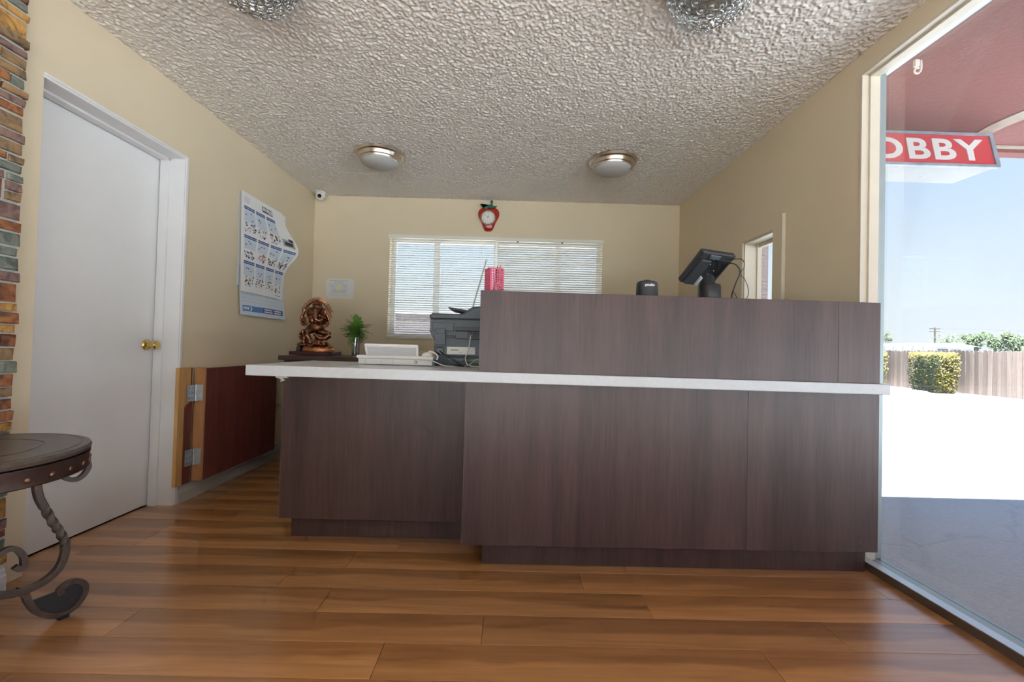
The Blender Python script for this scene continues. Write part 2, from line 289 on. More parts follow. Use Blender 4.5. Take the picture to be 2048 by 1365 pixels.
# ------------------------------------------------------------------ mesh helpers
class MB:
    def __init__(s): s.v = []; s.f = []; s.m = []
    def add(s, vs, fs, mi=0):
        o = len(s.v); s.v += [tuple(p) for p in vs]; s.f += [tuple(i+o for i in f) for f in fs]; s.m += [mi]*len(fs); return s
    def box(s, x0, x1, y0, y1, z0, z1, mi=0):
        return s.add([(x0,y0,z0),(x1,y0,z0),(x1,y1,z0),(x0,y1,z0),(x0,y0,z1),(x1,y0,z1),(x1,y1,z1),(x0,y1,z1)],
            [(0,3,2,1),(4,5,6,7),(0,1,5,4),(1,2,6,5),(2,3,7,6),(3,0,4,7)], mi)
    def hexa(s, p, mi=0):      # 8 points, bottom ring then top ring
        return s.add(p, [(0,3,2,1),(4,5,6,7),(0,1,5,4),(1,2,6,5),(2,3,7,6),(3,0,4,7)], mi)
    def prism(s, poly, a, b, axis='Y', mi=0):   # polygon in the two other axes, extruded from a to b
        def P(q, d):
            return {'Y': (q[0], d, q[1]), 'X': (d, q[0], q[1]), 'Z': (q[0], q[1], d)}[axis]
        k = len(poly); vs = [P(q, a) for q in poly]+[P(q, b) for q in poly]
        fs = [tuple(range(k))[::-1], tuple(range(k, 2*k))]+[(i, (i+1) % k, k+(i+1) % k, k+i) for i in range(k)]
        return s.add(vs, fs, mi)
    def tube(s, pts, r, seg=8, closed=False, caps=True, mi=0, twist=None, flat=1.0):
        pts = [Vector(p) for p in pts]; k = len(pts); rr = r if isinstance(r, (list, tuple)) else [r]*k
        vs = []; prev = None
        for i, p in enumerate(pts):
            a = pts[(i-1) % k] if (closed or i > 0) else p; b = pts[(i+1) % k] if (closed or i < k-1) else p
            t = (b-a).normalized() if (b-a).length > 1e-9 else Vector((0, 0, 1))
            if prev is None:
                h = Vector((0, 0, 1)) if abs(t.z) < 0.9 else Vector((1, 0, 0)); n_ = t.cross(h).normalized()
            else:
                n_ = prev - t*prev.dot(t); n_ = n_.normalized() if n_.length > 1e-6 else t.orthogonal().normalized()
            prev = n_; bn = t.cross(n_); ph = twist[i] if twist else 0
            for j in range(seg):
                a_ = 2*PI*j/seg+ph; vs.append(p + n_*math.cos(a_)*rr[i] + bn*math.sin(a_)*rr[i]*flat)
        fs = []
        for i in range(k if closed else k-1):
            for j in range(seg):
                i2 = (i+1) % k; fs.append((i*seg+j, i*seg+(j+1) % seg, i2*seg+(j+1) % seg, i2*seg+j))
        if caps and not closed: fs += [tuple(range(seg))[::-1], tuple(range((k-1)*seg, k*seg))]
        return s.add(vs, fs, mi)
    def lathe(s, prof, c=(0,0,0), seg=32, mi=0, axis='Z', sx=1.0, sy=1.0):
        vs = []; k = len(prof)
        for r, z in prof:
            for j in range(seg):
                a = 2*PI*j/seg; x, y = r*math.cos(a)*sx, r*math.sin(a)*sy
                q = {'Z': (x, y, z), 'X': (z, x, y), 'Y': (x, z, y)}[axis]
                vs.append((c[0]+q[0], c[1]+q[1], c[2]+q[2]))
        fs = [(i*seg+j, i*seg+(j+1) % seg, (i+1)*seg+(j+1) % seg, (i+1)*seg+j) for i in range(k-1) for j in range(seg)]
        if prof[0][0] > 1e-6: fs.append(tuple(range(seg))[::-1])
        if prof[-1][0] > 1e-6: fs.append(tuple(range((k-1)*seg, k*seg)))
        return s.add(vs, fs, mi)
    def ball(s, c, r, seg=12, rings=8, mi=0, rot=None):
        rx, ry, rz = r if isinstance(r, (list, tuple)) else (r, r, r); vs = []; c = Vector(c)
        for i in range(rings+1):
            th = PI*i/rings
            for j in range(seg):
                a = 2*PI*j/seg; q = Vector((rx*math.sin(th)*math.cos(a), ry*math.sin(th)*math.sin(a), rz*math.cos(th)))
                if rot: q = rot @ q
                vs.append(c+q)
        fs = [(i*seg+j, (i+1)*seg+j, (i+1)*seg+(j+1) % seg, i*seg+(j+1) % seg) for i in range(rings) for j in range(seg)]
        return s.add(vs, fs, mi)
    def quad(s, a, b, c, d, mi=0): return s.add([a, b, c, d], [(0, 1, 2, 3)], mi)
    def build(s, name, mats, parent=None, smooth=None, bevel=None, bseg=2, fix=True):
        me = bpy.data.meshes.new(name); me.from_pydata(s.v, [], s.f)
        mats = mats if isinstance(mats, (list, tuple)) else [mats]
        for m_ in mats: me.materials.append(m_)
        if len(mats) > 1: me.polygons.foreach_set('material_index', s.m)
        if fix:
            bm = bmesh.new(); bm.from_mesh(me); bmesh.ops.remove_doubles(bm, verts=bm.verts, dist=1e-6)
            bmesh.ops.recalc_face_normals(bm, faces=bm.faces); bm.to_mesh(me); bm.free()
        if smooth is not None:
            me.polygons.foreach_set('use_smooth', [True]*len(me.polygons)); me.set_sharp_from_angle(angle=math.radians(smooth))
        me.update()
        o = bpy.data.objects.new(name, me); C.objects.link(o)
        if parent: o.parent = parent
        if bevel:
            b = o.modifiers.new('bevel', 'BEVEL'); b.width = bevel; b.segments = bseg; b.limit_method = 'ANGLE'; b.angle_limit = math.radians(40)
        return o

def tag(o, label, cat, group=None):
    o['label'] = label; o['category'] = cat
    if group: o['group'] = group
    return o
def thing(name, label, cat, loc=(0,0,0), rotz=0, group=None):
    o = bpy.data.objects.new(name, None); C.objects.link(o); o.location = loc; o.rotation_euler = (0, 0, rotz)
    o.empty_display_size = 0.05
    return tag(o, label, cat, group)
def struct(o, label=None):
    o['kind'] = 'structure'
    if label: o['label'] = label
    return o
def sempty(name, label, loc=(0,0,0)):
    o = bpy.data.objects.new(name, None); C.objects.link(o); o.location = loc; o.empty_display_size = 0.05
    return struct(o, label)
def inst(src, parent, loc=(0,0,0), rot=(0,0,0), scale=(1,1,1)):
    o = src.copy(); C.objects.link(o); o.parent = parent; o.location = loc; o.rotation_euler = rot; o.scale = scale; return o
def text_obj(s, size, depth, name, m_, parent, loc, rot=(PI/2,0,0), bold=0.0, align='LEFT', sx=1.0, space=1.0):
    cu = bpy.data.curves.new('tmp_text', 'FONT'); cu.body = s; cu.size = size; cu.extrude = depth; cu.offset = bold; cu.align_x = align
    cu.resolution_u = 4; cu.space_character = space
    t = bpy.data.objects.new('tmp_text', cu); C.objects.link(t)
    dg = bpy.context.evaluated_depsgraph_get(); me = bpy.data.meshes.new_from_object(t.evaluated_get(dg))
    bpy.data.objects.remove(t); bpy.data.curves.remove(cu)
    me.materials.clear(); me.materials.append(m_)
    o = bpy.data.objects.new(name, me); C.objects.link(o); o.parent = parent; o.location = loc; o.rotation_euler = rot; o.scale = (sx, 1, 1); me.name = name
    return o
def smoothpath(pts, n=6, closed=False):
    pts = [Vector(p) for p in pts]; k = len(pts); out = []
    for i in range(k if closed else k-1):
        p0 = pts[(i-1) % k] if (closed or i > 0) else pts[0]; p1 = pts[i]; p2 = pts[(i+1) % k]
        p3 = pts[(i+2) % k] if (closed or i < k-2) else pts[-1]
        for j in range(n):
            t = j/n
            out.append(0.5*((2*p1)+(p2-p0)*t+(2*p0-5*p1+4*p2-p3)*t*t+(3*p1-p0-3*p2+p3)*t*t*t))
    if not closed: out.append(pts[-1])
    return out

XL, XR, YB, H = -1.992, 1.711, 4.445, 2.5
YF = -2.4             # wall behind the camera
TH = 0.17             # outer wall thickness
TR = 0.121            # window side wall

# ------------------------------------------------------------------ floor with planks
fl = MB().box(XL-0.2, XR+0.02, YF, YB, -0.12, -0.009).build('floor', M['sub'])
struct(fl, 'reddish brown laminate plank floor')
PL, PW, Y0 = 1.26, 0.1635, 1.4935
known = {-1: -0.387, 0: -0.065, 1: 0.571, 2: 0.341, 3: -0.70, 4: -0.52, 6: -1.53}
pk = {}
k0 = int(math.floor((YF-Y0)/PW)); k1 = int(math.ceil((YB-Y0)/PW))
for k in range(k0, k1):
    ya, yb = max(Y0+k*PW, YF), min(Y0+(k+1)*PW, YB)
    off = known.get(k, random.uniform(0, PL)); x = off-PL*math.ceil((off-(XL-0.16))/PL)
    lo, hi = XL-0.15, XR+0.015
    while x < hi:
        xa, xb = max(x, lo), min(x+PL, hi)
        if xb-xa > 0.01:
            key = (round(xb-xa, 4), round(yb-ya, 4))
            if key not in pk:
                L_, W_ = xb-xa-0.0014, yb-ya-0.0014; b = 0.0005
                mb = MB(); mb.hexa([(0,0,-0.009),(L_,0,-0.009),(L_,W_,-0.009),(0,W_,-0.009),(0,0,-b),(L_,0,-b),(L_,W_,-b),(0,W_,-b)])
                mb.hexa([(0,0,-b),(L_,0,-b),(L_,W_,-b),(0,W_,-b),(b,b,0),(L_-b,b,0),(L_-b,W_-b,0),(b,W_-b,0)])
                o = mb.build('plank', M['plank'], fl); pk[key] = o
            else:
                o = pk[key].copy(); C.objects.link(o)
            o.location = (xa, ya, 0)
        x += PL

# ------------------------------------------------------------------ ceiling and walls
struct(MB().box(XL-TH, XR+TH, YF-TH, YB+TH, H, H+0.12).build('ceiling', M['ceil']), 'grey popcorn textured ceiling')
# sprayed popcorn lumps as real relief over the part of the ceiling in view
import numpy as np
gx = np.arange(XL+0.001, XR-0.0005, 0.0048); gy = np.arange(1.15, YB-0.0005, 0.0048); nx_, ny_ = len(gx), len(gy)
rg_ = np.random.default_rng(4)
def blur(a):
    return (4*a+2*(np.roll(a, 1, 0)+np.roll(a, -1, 0)+np.roll(a, 1, 1)+np.roll(a, -1, 1))+np.roll(np.roll(a, 1, 0), 1, 1)+np.roll(np.roll(a, -1, 0), 1, 1)+np.roll(np.roll(a, 1, 0), -1, 1)+np.roll(np.roll(a, -1, 0), -1, 1))/16
hh_ = blur(rg_.random((ny_, nx_))); hh_ = (hh_-hh_.mean())/hh_.std(); hh_ = np.clip(0.0038+0.0021*hh_, 0.0006, 0.011)
X_, Y_ = np.meshgrid(gx, gy); X_ = X_+rg_.uniform(-0.0011, 0.0011, X_.shape); Y_ = Y_+rg_.uniform(-0.0011, 0.0011, Y_.shape)
co_ = np.stack([X_, Y_, H-hh_], -1).reshape(-1, 3).astype(np.float32)
i0 = (np.arange(ny_-1)[:, None]*nx_+np.arange(nx_-1)[None]).reshape(-1); fi = np.stack([i0, i0+nx_, i0+nx_+1, i0+1], -1).astype(np.int32)
pm = bpy.data.meshes.new('popcorn_relief'); pm.vertices.add(len(co_)); pm.vertices.foreach_set('co', co_.ravel())
pm.loops.add(fi.size); pm.loops.foreach_set('vertex_index', fi.ravel()); pm.polygons.add(len(fi)); pm.polygons.foreach_set('loop_start', np.arange(0, fi.size, 4, dtype=np.int32))
pm.polygons.foreach_set('use_smooth', np.ones(len(fi), dtype=bool)); pm.update(calc_edges=True); pm.materials.append(M['ceil'])
pc = bpy.data.objects.new('popcorn_relief', pm); C.objects.link(pc); pc.parent = bpy.data.objects['ceiling']; pc['kind'] = 'stuff'
# left wall with the recessed doorway (opening y 1.86..2.68, z 0..2.105, back at x -2.16)
DY0, DY1, DZ = 1.859, 2.682, 2.105
lw = MB()
lw.box(XL-TH-0.05, XL, YF, DY0, -0.1, H); lw.box(XL-TH-0.05, XL, DY1, YB, -0.1, H); lw.box(XL-TH-0.05, XL, DY0, DY1, DZ, H); lw.box(XL-TH-0.10, XL-TH-0.05, DY0-0.1, DY1+0.1, -0.1, H)  # last box: unseen backing added to block daylight under the door
struct(lw.build('wall_left', M['wall']), 'beige painted wall with the white door and calendar')
# back wall with window opening
WX0, WX1, WZ0, WZ1 = -1.225, 0.93, 1.075, 2.105
bw = MB()
bw.box(XL-TH, WX0, YB, YB+TH, -0.1, H); bw.box(WX1, XR+TH, YB, YB+TH, -0.1, H)
bw.box(WX0, WX1, YB, YB+TH, -0.1, WZ0); bw.box(WX0, WX1, YB, YB+TH, WZ1, H)
struct(bw.build('wall_back', M['wall']), 'beige painted back wall with window blinds')
# right wall: big window y -2.2..2.14, z 0.0..2.40 ; small window y 2.83..3.2, z 0.9..1.81
JY, HZ = 2.140, 2.397
SY0, SY1, SZ0, SZ1 = 2.826, 3.20, 0.95, 1.812
rw = MB()
rw.box(XR, XR+TR, JY, SY0, -0.1, H); rw.box(XR, XR+TR, SY1, YB, -0.1, H)
rw.box(XR, XR+TR, SY0, SY1, -0.1, SZ0); rw.box(XR, XR+TR, SY0, SY1, SZ1, H)
rw.box(XR, XR+TR, YF+0.2, JY, HZ, H); rw.box(XR, XR+TR, YF, YF+0.2, -0.1, H)
struct(rw.build('wall_right', M['wall']), 'beige painted wall with the tall shop window')
# wall behind the camera: glazed storefront
fwl = MB()
fwl.box(XL-TH, XL+0.15, YF-TH, YF, -0.1, H); fwl.box(XR-0.12, XR+TH, YF-TH, YF, -0.1, H)
fwl.box(XL+0.15, XR-0.12, YF-TH, YF, HZ, H); fwl.box(XL+0.15, XR-0.12, YF-TH, YF, -0.1, 0.08)
struct(fwl.build('wall_front', M['wall']), 'beige wall around the glazed shop front')
w3 = sempty('window_3', 'glazed shop front opposite the counter', (0, YF-0.08, 0))
for x in (XL+0.17, -0.62, 0.5, XR-0.14): MB().box(x-0.025, x+0.025, -0.03, 0.03, 0.08, HZ).build('mullion', M['alu'], w3)
for za in (0.08, HZ-0.05): MB().box(XL+0.15, XR-0.12, -0.03, 0.03, za, za+0.05).build('rail', M['alu'], w3)
for xa, xb in ((XL+0.195, -0.645), (-0.595, 0.475), (0.525, XR-0.165)):
    MB().box(xa, xb, -0.003, 0.003, 0.13, HZ-0.05).build('glass_pane', M['clear'], w3)

# ------------------------------------------------------------------ tall right window
w1 = sempty('window_1', 'tall shop window with aluminium frame looking onto the parking lot', (0, 0, 0))
G = 1.808
MB().box(XR-0.004, XR+0.072, JY-0.012, JY+0.001, 0.0, HZ).build('jamb_board', M['cream'], w1, bevel=0.002)
MB().box(XR+0.030, XR+0.078, JY-0.022, JY-0.011, 0.0, HZ-0.012).build('jamb_stop', M['cream'], w1, bevel=0.002)
MB().box(XR-0.004, XR+0.072, YF+0.2, JY-0.012, HZ-0.012, HZ+0.001).build('head_board', M['cream'], w1, bevel=0.002)
MB().box(XR+0.030, XR+0.078, YF+0.2, JY-0.012, HZ-0.022, HZ-0.011).build('head_stop', M['cream'], w1, bevel=0.002)
f = MB(); f.box(XR+0.076, 1.832, JY-0.007, JY-0.0005, 0.02, HZ-0.01); f.box(XR+0.076, XR+0.086, JY-0.012, JY-0.007, 0.02, HZ-0.01)
f.build('frame_stile', M['alu'], w1, bevel=0.001)
f = MB(); f.box(XR+0.076, 1.832, YF+0.2, JY-0.007, HZ-0.010, HZ-0.0005); f.box(XR+0.076, XR+0.086, YF+0.2, JY-0.007, HZ-0.016, HZ-0.010)
f.build('frame_head', M['alu'], w1, bevel=0.001)
for y in (0.35, -1.0): MB().box(XR+0.07, 1.832, y-0.03, y+0.03, 0.04, HZ-0.011).build('mullion', M['alu'], w1, bevel=0.002)
MB().box(XR-0.006, XR+0.038, YF+0.2, 2.118, 0.0, 0.036).build('sill_track', [M['track']], w1, bevel=0.0015)
MB().box(XR-0.009, XR-0.006, YF+0.2, 2.10, 0.0, 0.034).build('track_face', M['aludark'], w1)
MB().box(XR+0.045, 1.832, YF+0.2, JY-0.012, -0.02, 0.024).build('frame_sill', M['alu'], w1, bevel=0.0015)
MB().box(XR+0.038, XR+0.045, YF+0.2, 2.118, -0.01, 0.018).build('track_groove', M['dark'], w1)
for ya, yb in ((0.38, JY-0.008), (-0.97, 0.32), (YF+0.2, -1.03)):
    MB().box(G, G+0.006, ya, yb, 0.024, HZ-0.011).build('glass_pane', M['glass'], w1)
for z in (0.7, 1.72, 2.2): MB().ball((XR+0.084, JY-0.012, z), 0.003, 8, 6).build('screw', M['zinc'], w1)

# small right window
w2 = sempty('window_2', 'small side window with a beige board casing', (0, 0, 0))
MB().box(XR-0.018, XR+0.001, SY0-0.100, SY0+0.001, SZ0-0.1, SZ1+0.075).build('casing_board', M['wall'], w2, bevel=0.004)
MB().box(XR-0.022, XR+0.001, SY0-0.107, SY0-0.100, SZ0-0.1, SZ1+0.075).build('casing_bead', M['cream'], w2, bevel=0.004)
MB().box(XR-0.014, XR+0.001, SY0+0.001, SY1+0.028, SZ1-0.001, SZ1+0.055).build('casing_head', M['wall'], w2, bevel=0.003)
MB().box(XR-0.014, XR+0.001, SY1-0.001, SY1+0.028, SZ0, SZ1).build('casing_board', M['cream'], w2, bevel=0.003)
f = MB(); f.box(XR-0.002, XR+TR, SY1-0.014, SY1+0.001, SZ0, SZ1); f.build('jamb_board', M['cream'], w2)
f = MB(); f.box(XR-0.002, XR+TR, SY0-0.001, SY1-0.014, SZ1-0.014, SZ1+0.001); f.build('head_board', M['cream'], w2)
MB().box(XR+0.085, XR+0.115, SY1-0.022, SY1-0.014, SZ0, SZ1-0.014).build('sash_stile', M['cream'], w2, bevel=0.002)
MB().box(XR+0.085, XR+0.115, SY0, SY1-0.034, SZ1-0.040, SZ1-0.014).build('sash_rail', M['cream'], w2, bevel=0.002)
MB().box(XR+0.098, XR+0.103, SY0, SY1-0.034, SZ0, SZ1-0.04).build('glass_pane', M['clear'], w2)

# back window behind the blinds
w4 = sempty('window_4', 'wide back window hidden behind the ivory blinds', (0, YB, 0))
for xa, xb in ((WX0, WX0+0.045), (-0.79, -0.725), (-0.175, -0.125), (0.46, 0.52), (WX1-0.045, WX1)):
    MB().box(xa, xb, 0.09, 0.13, WZ0, WZ1).build('window_stile', M['white'], w4)
for za, zb in ((WZ0, WZ0+0.045), (WZ1-0.045, WZ1)): MB().box(WX0, WX1, 0.088, 0.132, za, zb).build('window_rail', M['white'], w4)
for xa, xb in ((WX0+0.045, -0.79), (-0.725, -0.175), (-0.125, 0.46), (0.52, WX1-0.045)):
    MB().box(xa, xb, 0.107, 0.112, WZ0+0.045, WZ1-0.045).build('glass_pane', M['clear'], w4)
MB().box(WX0-0.012, WX1+0.012, -0.012, 0.09, WZ0-0.012, WZ0+0.004).build('window_sill', M['cream'], w4, bevel=0.003)

def blind(name, label, x0, x1, ztop, zbot, tilt, n_):
    t = thing(name, label, 'blind', ((x0+x1)/2, YB+0.012, zbot), 0, 'pair of blinds on the back window')
    L_ = (x1-x0)/2; hz = ztop-zbot
    f = MB(); f.box(-L_, L_, -0.026, 0.0, hz-0.034, hz); f.box(-L_, L_, -0.029, -0.026, hz-0.034, hz-0.028)
    f.build('headrail', M['rail'], t, bevel=0.0015)
    for sx_ in (-1, 1): MB().box(sx_*L_-0.004, sx_*L_+0.004, -0.030, 0.001, hz-0.037, hz+0.002).build('end_bracket', M['rail'], t)
    MB().box(-L_+0.006, L_-0.006, -0.024, 0.0, 0.0, 0.014).build('bottom_rail', M['rail'], t, bevel=0.003)
    sb = MB(); k = 4
    for i in range(k):     # slightly crowned slat, two surfaces
        pass
    pts = [(-0.0125+0.025*i/4, 0.0016*(1-((i-2)/2)**2)) for i in range(5)]
    poly = pts+[(y, z-0.0006) for y, z in reversed(pts)]
    sb.prism(poly, -L_+0.006, L_-0.006, 'X')
    pitch = (hz-0.052)/n_
    first = None
    for i in range(n_):
        if first is None: first = s = sb.build('slat', M['slat'], t, smooth=40)
        else: s = first.copy(); C.objects.link(s)
        s.location = (0, -0.012, 0.018+pitch*(i+0.4)); s.rotation_euler = (tilt+random.uniform(-0.06, 0.06), random.uniform(-0.0012, 0.0012), 0)
    for u in (-0.72, 0.0, 0.72):
        for y in (-0.0255, 0.0005): MB().tube([(u*L_, y, hz-0.03), (u*L_, y, 0.005)], 0.0007, 5).build('ladder_cord', M['cord'], t)
    return t
bl = blind('window_blind', 'ivory slatted blind on the left half, lowered fully to the sill', -1.232, -0.148, 2.118, 1.085, math.radians(28), 43)
br = blind('window_blind', 'ivory slatted blind on the right half, behind the raised counter', -0.140, 0.936, 2.114, 1.085, math.radians(50), 43)
MB().tube([(0.450, -0.04, 0.80), (0.426, -0.06, 0.70), (0.339, -0.205, 0.31)], 0.008, 8).build('tilt_wand', M['rail'], bl)
MB().tube([(-0.49, -0.03, 0.99), (-0.50, -0.034, 0.35)], 0.0015, 6).build('pull_cord', M['cord'], bl)
for x, z in ((-0.33, 0.99), (0.12, 0.99)): MB().box(x-0.008, x+0.008, -0.032, -0.026, z-0.004, z+0.006).build('cord_lock', M['lens'], br)

# ------------------------------------------------------------------ door on the left
d1 = sempty('door_1', 'plain white slab door with a brass knob', (-2.142, DY0, 0))
MB().box(-0.045, 0.0, 0.0, DY1-DY0-0.006, 0.006, DZ-0.012).build('door_leaf', M['doorw'], d1, bevel=0.002)
f = MB(); f.box(0.001, 0.152, DY1-DY0-0.012, DY1-DY0+0.001, 0.0, DZ); f.box(0.012, 0.062, DY1-DY0-0.024, DY1-DY0-0.012, 0.0, DZ-0.012)
f.build('jamb_board', M['white'], d1, bevel=0.0015)
f = MB(); f.box(0.001, 0.152, 0.0, DY1-DY0-0.012, DZ-0.012, DZ+0.001); f.box(0.012, 0.062, 0.0, DY1-DY0-0.012, DZ-0.024, DZ-0.012)
f.build('head_board', M['white'], d1, bevel=0.0015)
MB().box(0.146, 0.158, DY1-DY0-0.004, DY1-DY0+0.016, 0.0, DZ+0.010).build('casing_strip', M['white'], d1, bevel=0.003)
MB().box(0.146, 0.158, -0.002, DY1-DY0-0.004, DZ-0.002, DZ+0.010).build('casing_strip', M['white'], d1, bevel=0.003)
kx = MB(); kx.lathe([(0.0, 0.0), (0.032, 0.0), (0.033, 0.004), (0.028, 0.010), (0.014, 0.013), (0.011, 0.02), (0.011, 0.034), (0.016, 0.038), (0.026, 0.044), (0.028, 0.053), (0.026, 0.062), (0.019, 0.067), (0.0, 0.064)], (0.0, 0.762, 0.962), 28, axis='X')
kx.build('door_knob', M['brass'], d1, smooth=35)

# baseboards
bb = MB(); pf = [(0, 0), (0.018, 0), (0.018, 0.062), (0.013, 0.070), (0.013, 0.086), (0.008, 0.094), (0.006, 0.108), (0, 0.110)]
bb.prism([(XL+a, z) for a, z in pf], DY1+0.016, YB, 'Y')
struct(bb.build('baseboard_left', M['greyb']), 'grey moulded baseboard below the gate')
bb = MB(); bb.prism([(YB-a, z) for a, z in pf], XL+0.02, XR, 'X'); struct(bb.build('baseboard_back', M['greyb']))
bb = MB(); bb.prism([(XR-a, z) for a, z in pf], 2.75, YB-0.02, 'Y'); struct(bb.build('baseboard_right', M['greyb']))

# ------------------------------------------------------------------ stone veneer beside the door
sv = sempty('wall_stone', 'stacked rustic slate brick veneer beside the white door', (XL, 0, 0))
SA, SB_ = 0.72, 1.768
MB().box(-0.001, 0.026, SA, SB_-0.012, 0.10, H).build('mortar_bed', M['mortar'], sv)
zc = 0.102; rs = random.Random(11)
while zc < H-0.02:
    h = rs.choice([0.026, 0.032, 0.034, 0.038, 0.045, 0.06, 0.072]); h = min(h, H-0.003-zc)
    y = SB_+rs.uniform(-0.012, 0.004)
    while y > SA+0.02:
        L_ = rs.choice([0.05, 0.09, 0.13, 0.18, 0.23, 0.28]); ya = max(y-L_, SA)
        if ya < SA+0.03: ya = SA
        split = h > 0.055 and L_ < 0.1
        for (za, zb) in ([(zc, zc+h*0.5-0.004), (zc+h*0.5+0.003, zc+h)] if split else [(zc, zc+h)]):
            t_ = rs.uniform(0.030, 0.041); j = lambda: rs.uniform(-0.0025, 0.0025)
            cyy, czz = (ya+y)/2, (za+zb)/2; hy, hz_ = (y-ya)/2, (zb-za)/2
            mb = MB(); e_ = 0.004
            mb.hexa([(0.02, -hy, -hz_), (0.02, hy, -hz_), (t_-e_, hy+j(), -hz_+j()), (t_-e_, -hy+j(), -hz_+j()), (0.02, -hy, hz_), (0.02, hy, hz_), (t_-e_, hy+j(), hz_+j()), (t_-e_, -hy+j(), hz_+j())])
            a = [mb.v[i] for i in (2, 3, 7, 6)]
            fr = [(t_+j(), p[1]*0.93, p[2]*0.86) for p in a]
            mb.f = [f_ for f_ in mb.f if set(f_) != {2, 3, 6, 7}]; mb.m = mb.m[:len(mb.f)]
            mb.add(fr, [(0, 1, 2, 3)]); mb.f += [(2, 3, 9, 8), (3, 7, 10, 9), (7, 6, 11, 10), (6, 2, 8, 11)]; mb.m += [0]*4
            s_ = mb.build('brick', rs.choices(STN, [5, 3, 3, 2.5, 3])[0], sv); s_.location = (0, cyy, czz)
        y = ya-rs.uniform(0.006, 0.011)
    zc += h+rs.uniform(0.006, 0.011)
bb = MB(); bb.prism([(XL+0.0+a*1.0+(0.036 if a > 0 else 0), z*0.92) for a, z in pf], 0.3, 1.752, 'Y')
struct(bb.build('baseboard_stone', M['bluew']), 'pale baseboard end at the foot of the stone veneer')

# ------------------------------------------------------------------ reception counter
def zt(x): return 0.8884-0.0058*x          # the worktop runs slightly out of level
ST = 0.047
def sbox(mb, x0, x1, y0, y1, zf0, zf1, mi=0):
    return mb.hexa([(x0,y0,zf0(x0)),(x1,y0,zf0(x1)),(x1,y1,zf0(x1)),(x0,y1,zf0(x0)),(x0,y0,zf1(x0)),(x1,y0,zf1(x1)),(x1,y1,zf1(x1)),(x0,y1,zf1(x0))], mi)
K = lambda v: (lambda x: v)
zu = lambda x: zt(x)-ST
wt = thing('counter_worktop', 'long white solid worktop running across the reception counter', 'worktop', (0, 0, 0))
sbox(MB(), -1.150, 1.700, 1.94, 2.60, zu, zt).build('worktop_slab', M['slab'], wt, bevel=0.003)
f = MB(); f.tube([(-1.03, 1.985, 0.842), (-1.012, 1.98, 0.834), (-1.0, 1.982, 0.828), (-1.016, 1.986, 0.822)], 0.004, 6); f.box(-1.035, -0.985, 1.975, 1.99, 0.838, 0.848)
f.build('torn_edge_strip', M['cable'], wt)
cl = thing('counter_cabinet', 'narrow dark walnut counter base, set back under the worktop overhang', 'cabinet', (0, 0, 0))
zp = lambda x: zu(x)-0.001
sbox(MB(), -1.134, -0.189, 2.24, 2.258, K(0.111), zp).build('front_panel', M['lam'], cl, bevel=0.001)
sbox(MB(), -1.134, -1.116, 2.259, 2.58, K(0.111), zp).build('side_panel', M['lam'], cl, bevel=0.001)
MB().box(-1.092, -0.189, 2.298, 2.314, 0.0, 0.118).build('toe_kick', M['lam'], cl)
MB().box(-0.189, -0.098, 2.298, 2.314, 0.0, 0.104).build('toe_kick', M['lam'], cl)
MB().box(-1.115, -0.190, 2.2585, 2.57, 0.119, 0.130).build('bottom_board', M['lamx'], cl)
MB().box(-1.096, -1.092, 2.296, 2.57, 0.0, 0.112).build('toe_kick_return', M['lam'], cl)
MB().box(-1.1355, -1.134, 2.2395, 2.2585, 0.111, 0.842).build('edge_band', M['edge'], cl)
cr_ = thing('counter_cabinet', 'wide dark walnut counter front with toe kick beside the shop window', 'cabinet', (0, 0, 0))
for xa, xb in ((-0.187, 1.0905), (1.0915, 1.688)):
    sbox(MB(), xa, xb, 1.985, 2.003, lambda x: 0.1105+0.0035*(x+0.187), zp).build('front_panel', M['lam'], cr_, bevel=0.0008)
sbox(MB(), -0.187, -0.169, 2.004, 2.57, K(0.1055), zp).build('side_panel', M['lam'], cr_)
MB().box(-0.093, 1.682, 2.048, 2.064, 0.0, 0.1185).build('toe_kick', M['lam'], cr_)
MB().box(-0.168, 1.682, 2.0035, 2.57, 0.119, 0.130).build('bottom_board', M['lamx'], cr_)
MB().box(-0.097, -0.093, 2.046, 2.4, 0.0, 0.108).build('toe_kick_return', M['lam'], cr_)
MB().box(-0.1885, -0.187, 1.9845, 2.004, 0.111, 0.841).build('edge_band', M['edge'], cr_)
MB().tube([(1.60, 1.9845, 0.165), (1.625, 1.984, 0.15), (1.655, 1.9845, 0.135)], 0.0018, 5, flat=0.4).build('scratch', M['edge'], cr_)
# raised riser on the worktop
rz = lambda x: 1.2523-0.0056*(x+0.128)
rs_ = thing('counter_riser', 'raised dark walnut riser with ledge standing on the white worktop', 'counter riser', (0, 0, 0))
zs = lambda x: zt(x)+0.0005
for xa, xb in ((-0.129, 1.4745), (1.4755, 1.664)):
    sbox(MB(), xa, xb, 1.955, 1.973, zs, rz).build('front_panel', M['lam'], rs_, bevel=0.0008)
sbox(MB(), -0.129, -0.111, 1.974, 2.24, zs, lambda x: rz(x)-0.02).build('side_panel', M['lam'], rs_)
sbox(MB(), 1.646, 1.664, 1.974, 2.24, zs, lambda x: rz(x)-0.02).build('side_panel', M['lam'], rs_)
sbox(MB(), -0.129, 1.664, 1.9735, 2.25, lambda x: rz(x)-0.0195, lambda x: rz(x)-0.0005).build('ledge_board', M['lamx'], rs_)
MB().tube(smoothpath([(0.678, 1.9545, 1.246), (0.679, 1.9545, 1.20), (0.676, 1.9545, 1.165), (0.683, 1.9545, 1.135), (0.690, 1.9545, 1.122)], 3), 0.0009, 5, flat=0.5).build('crack', M['edge'], rs_)

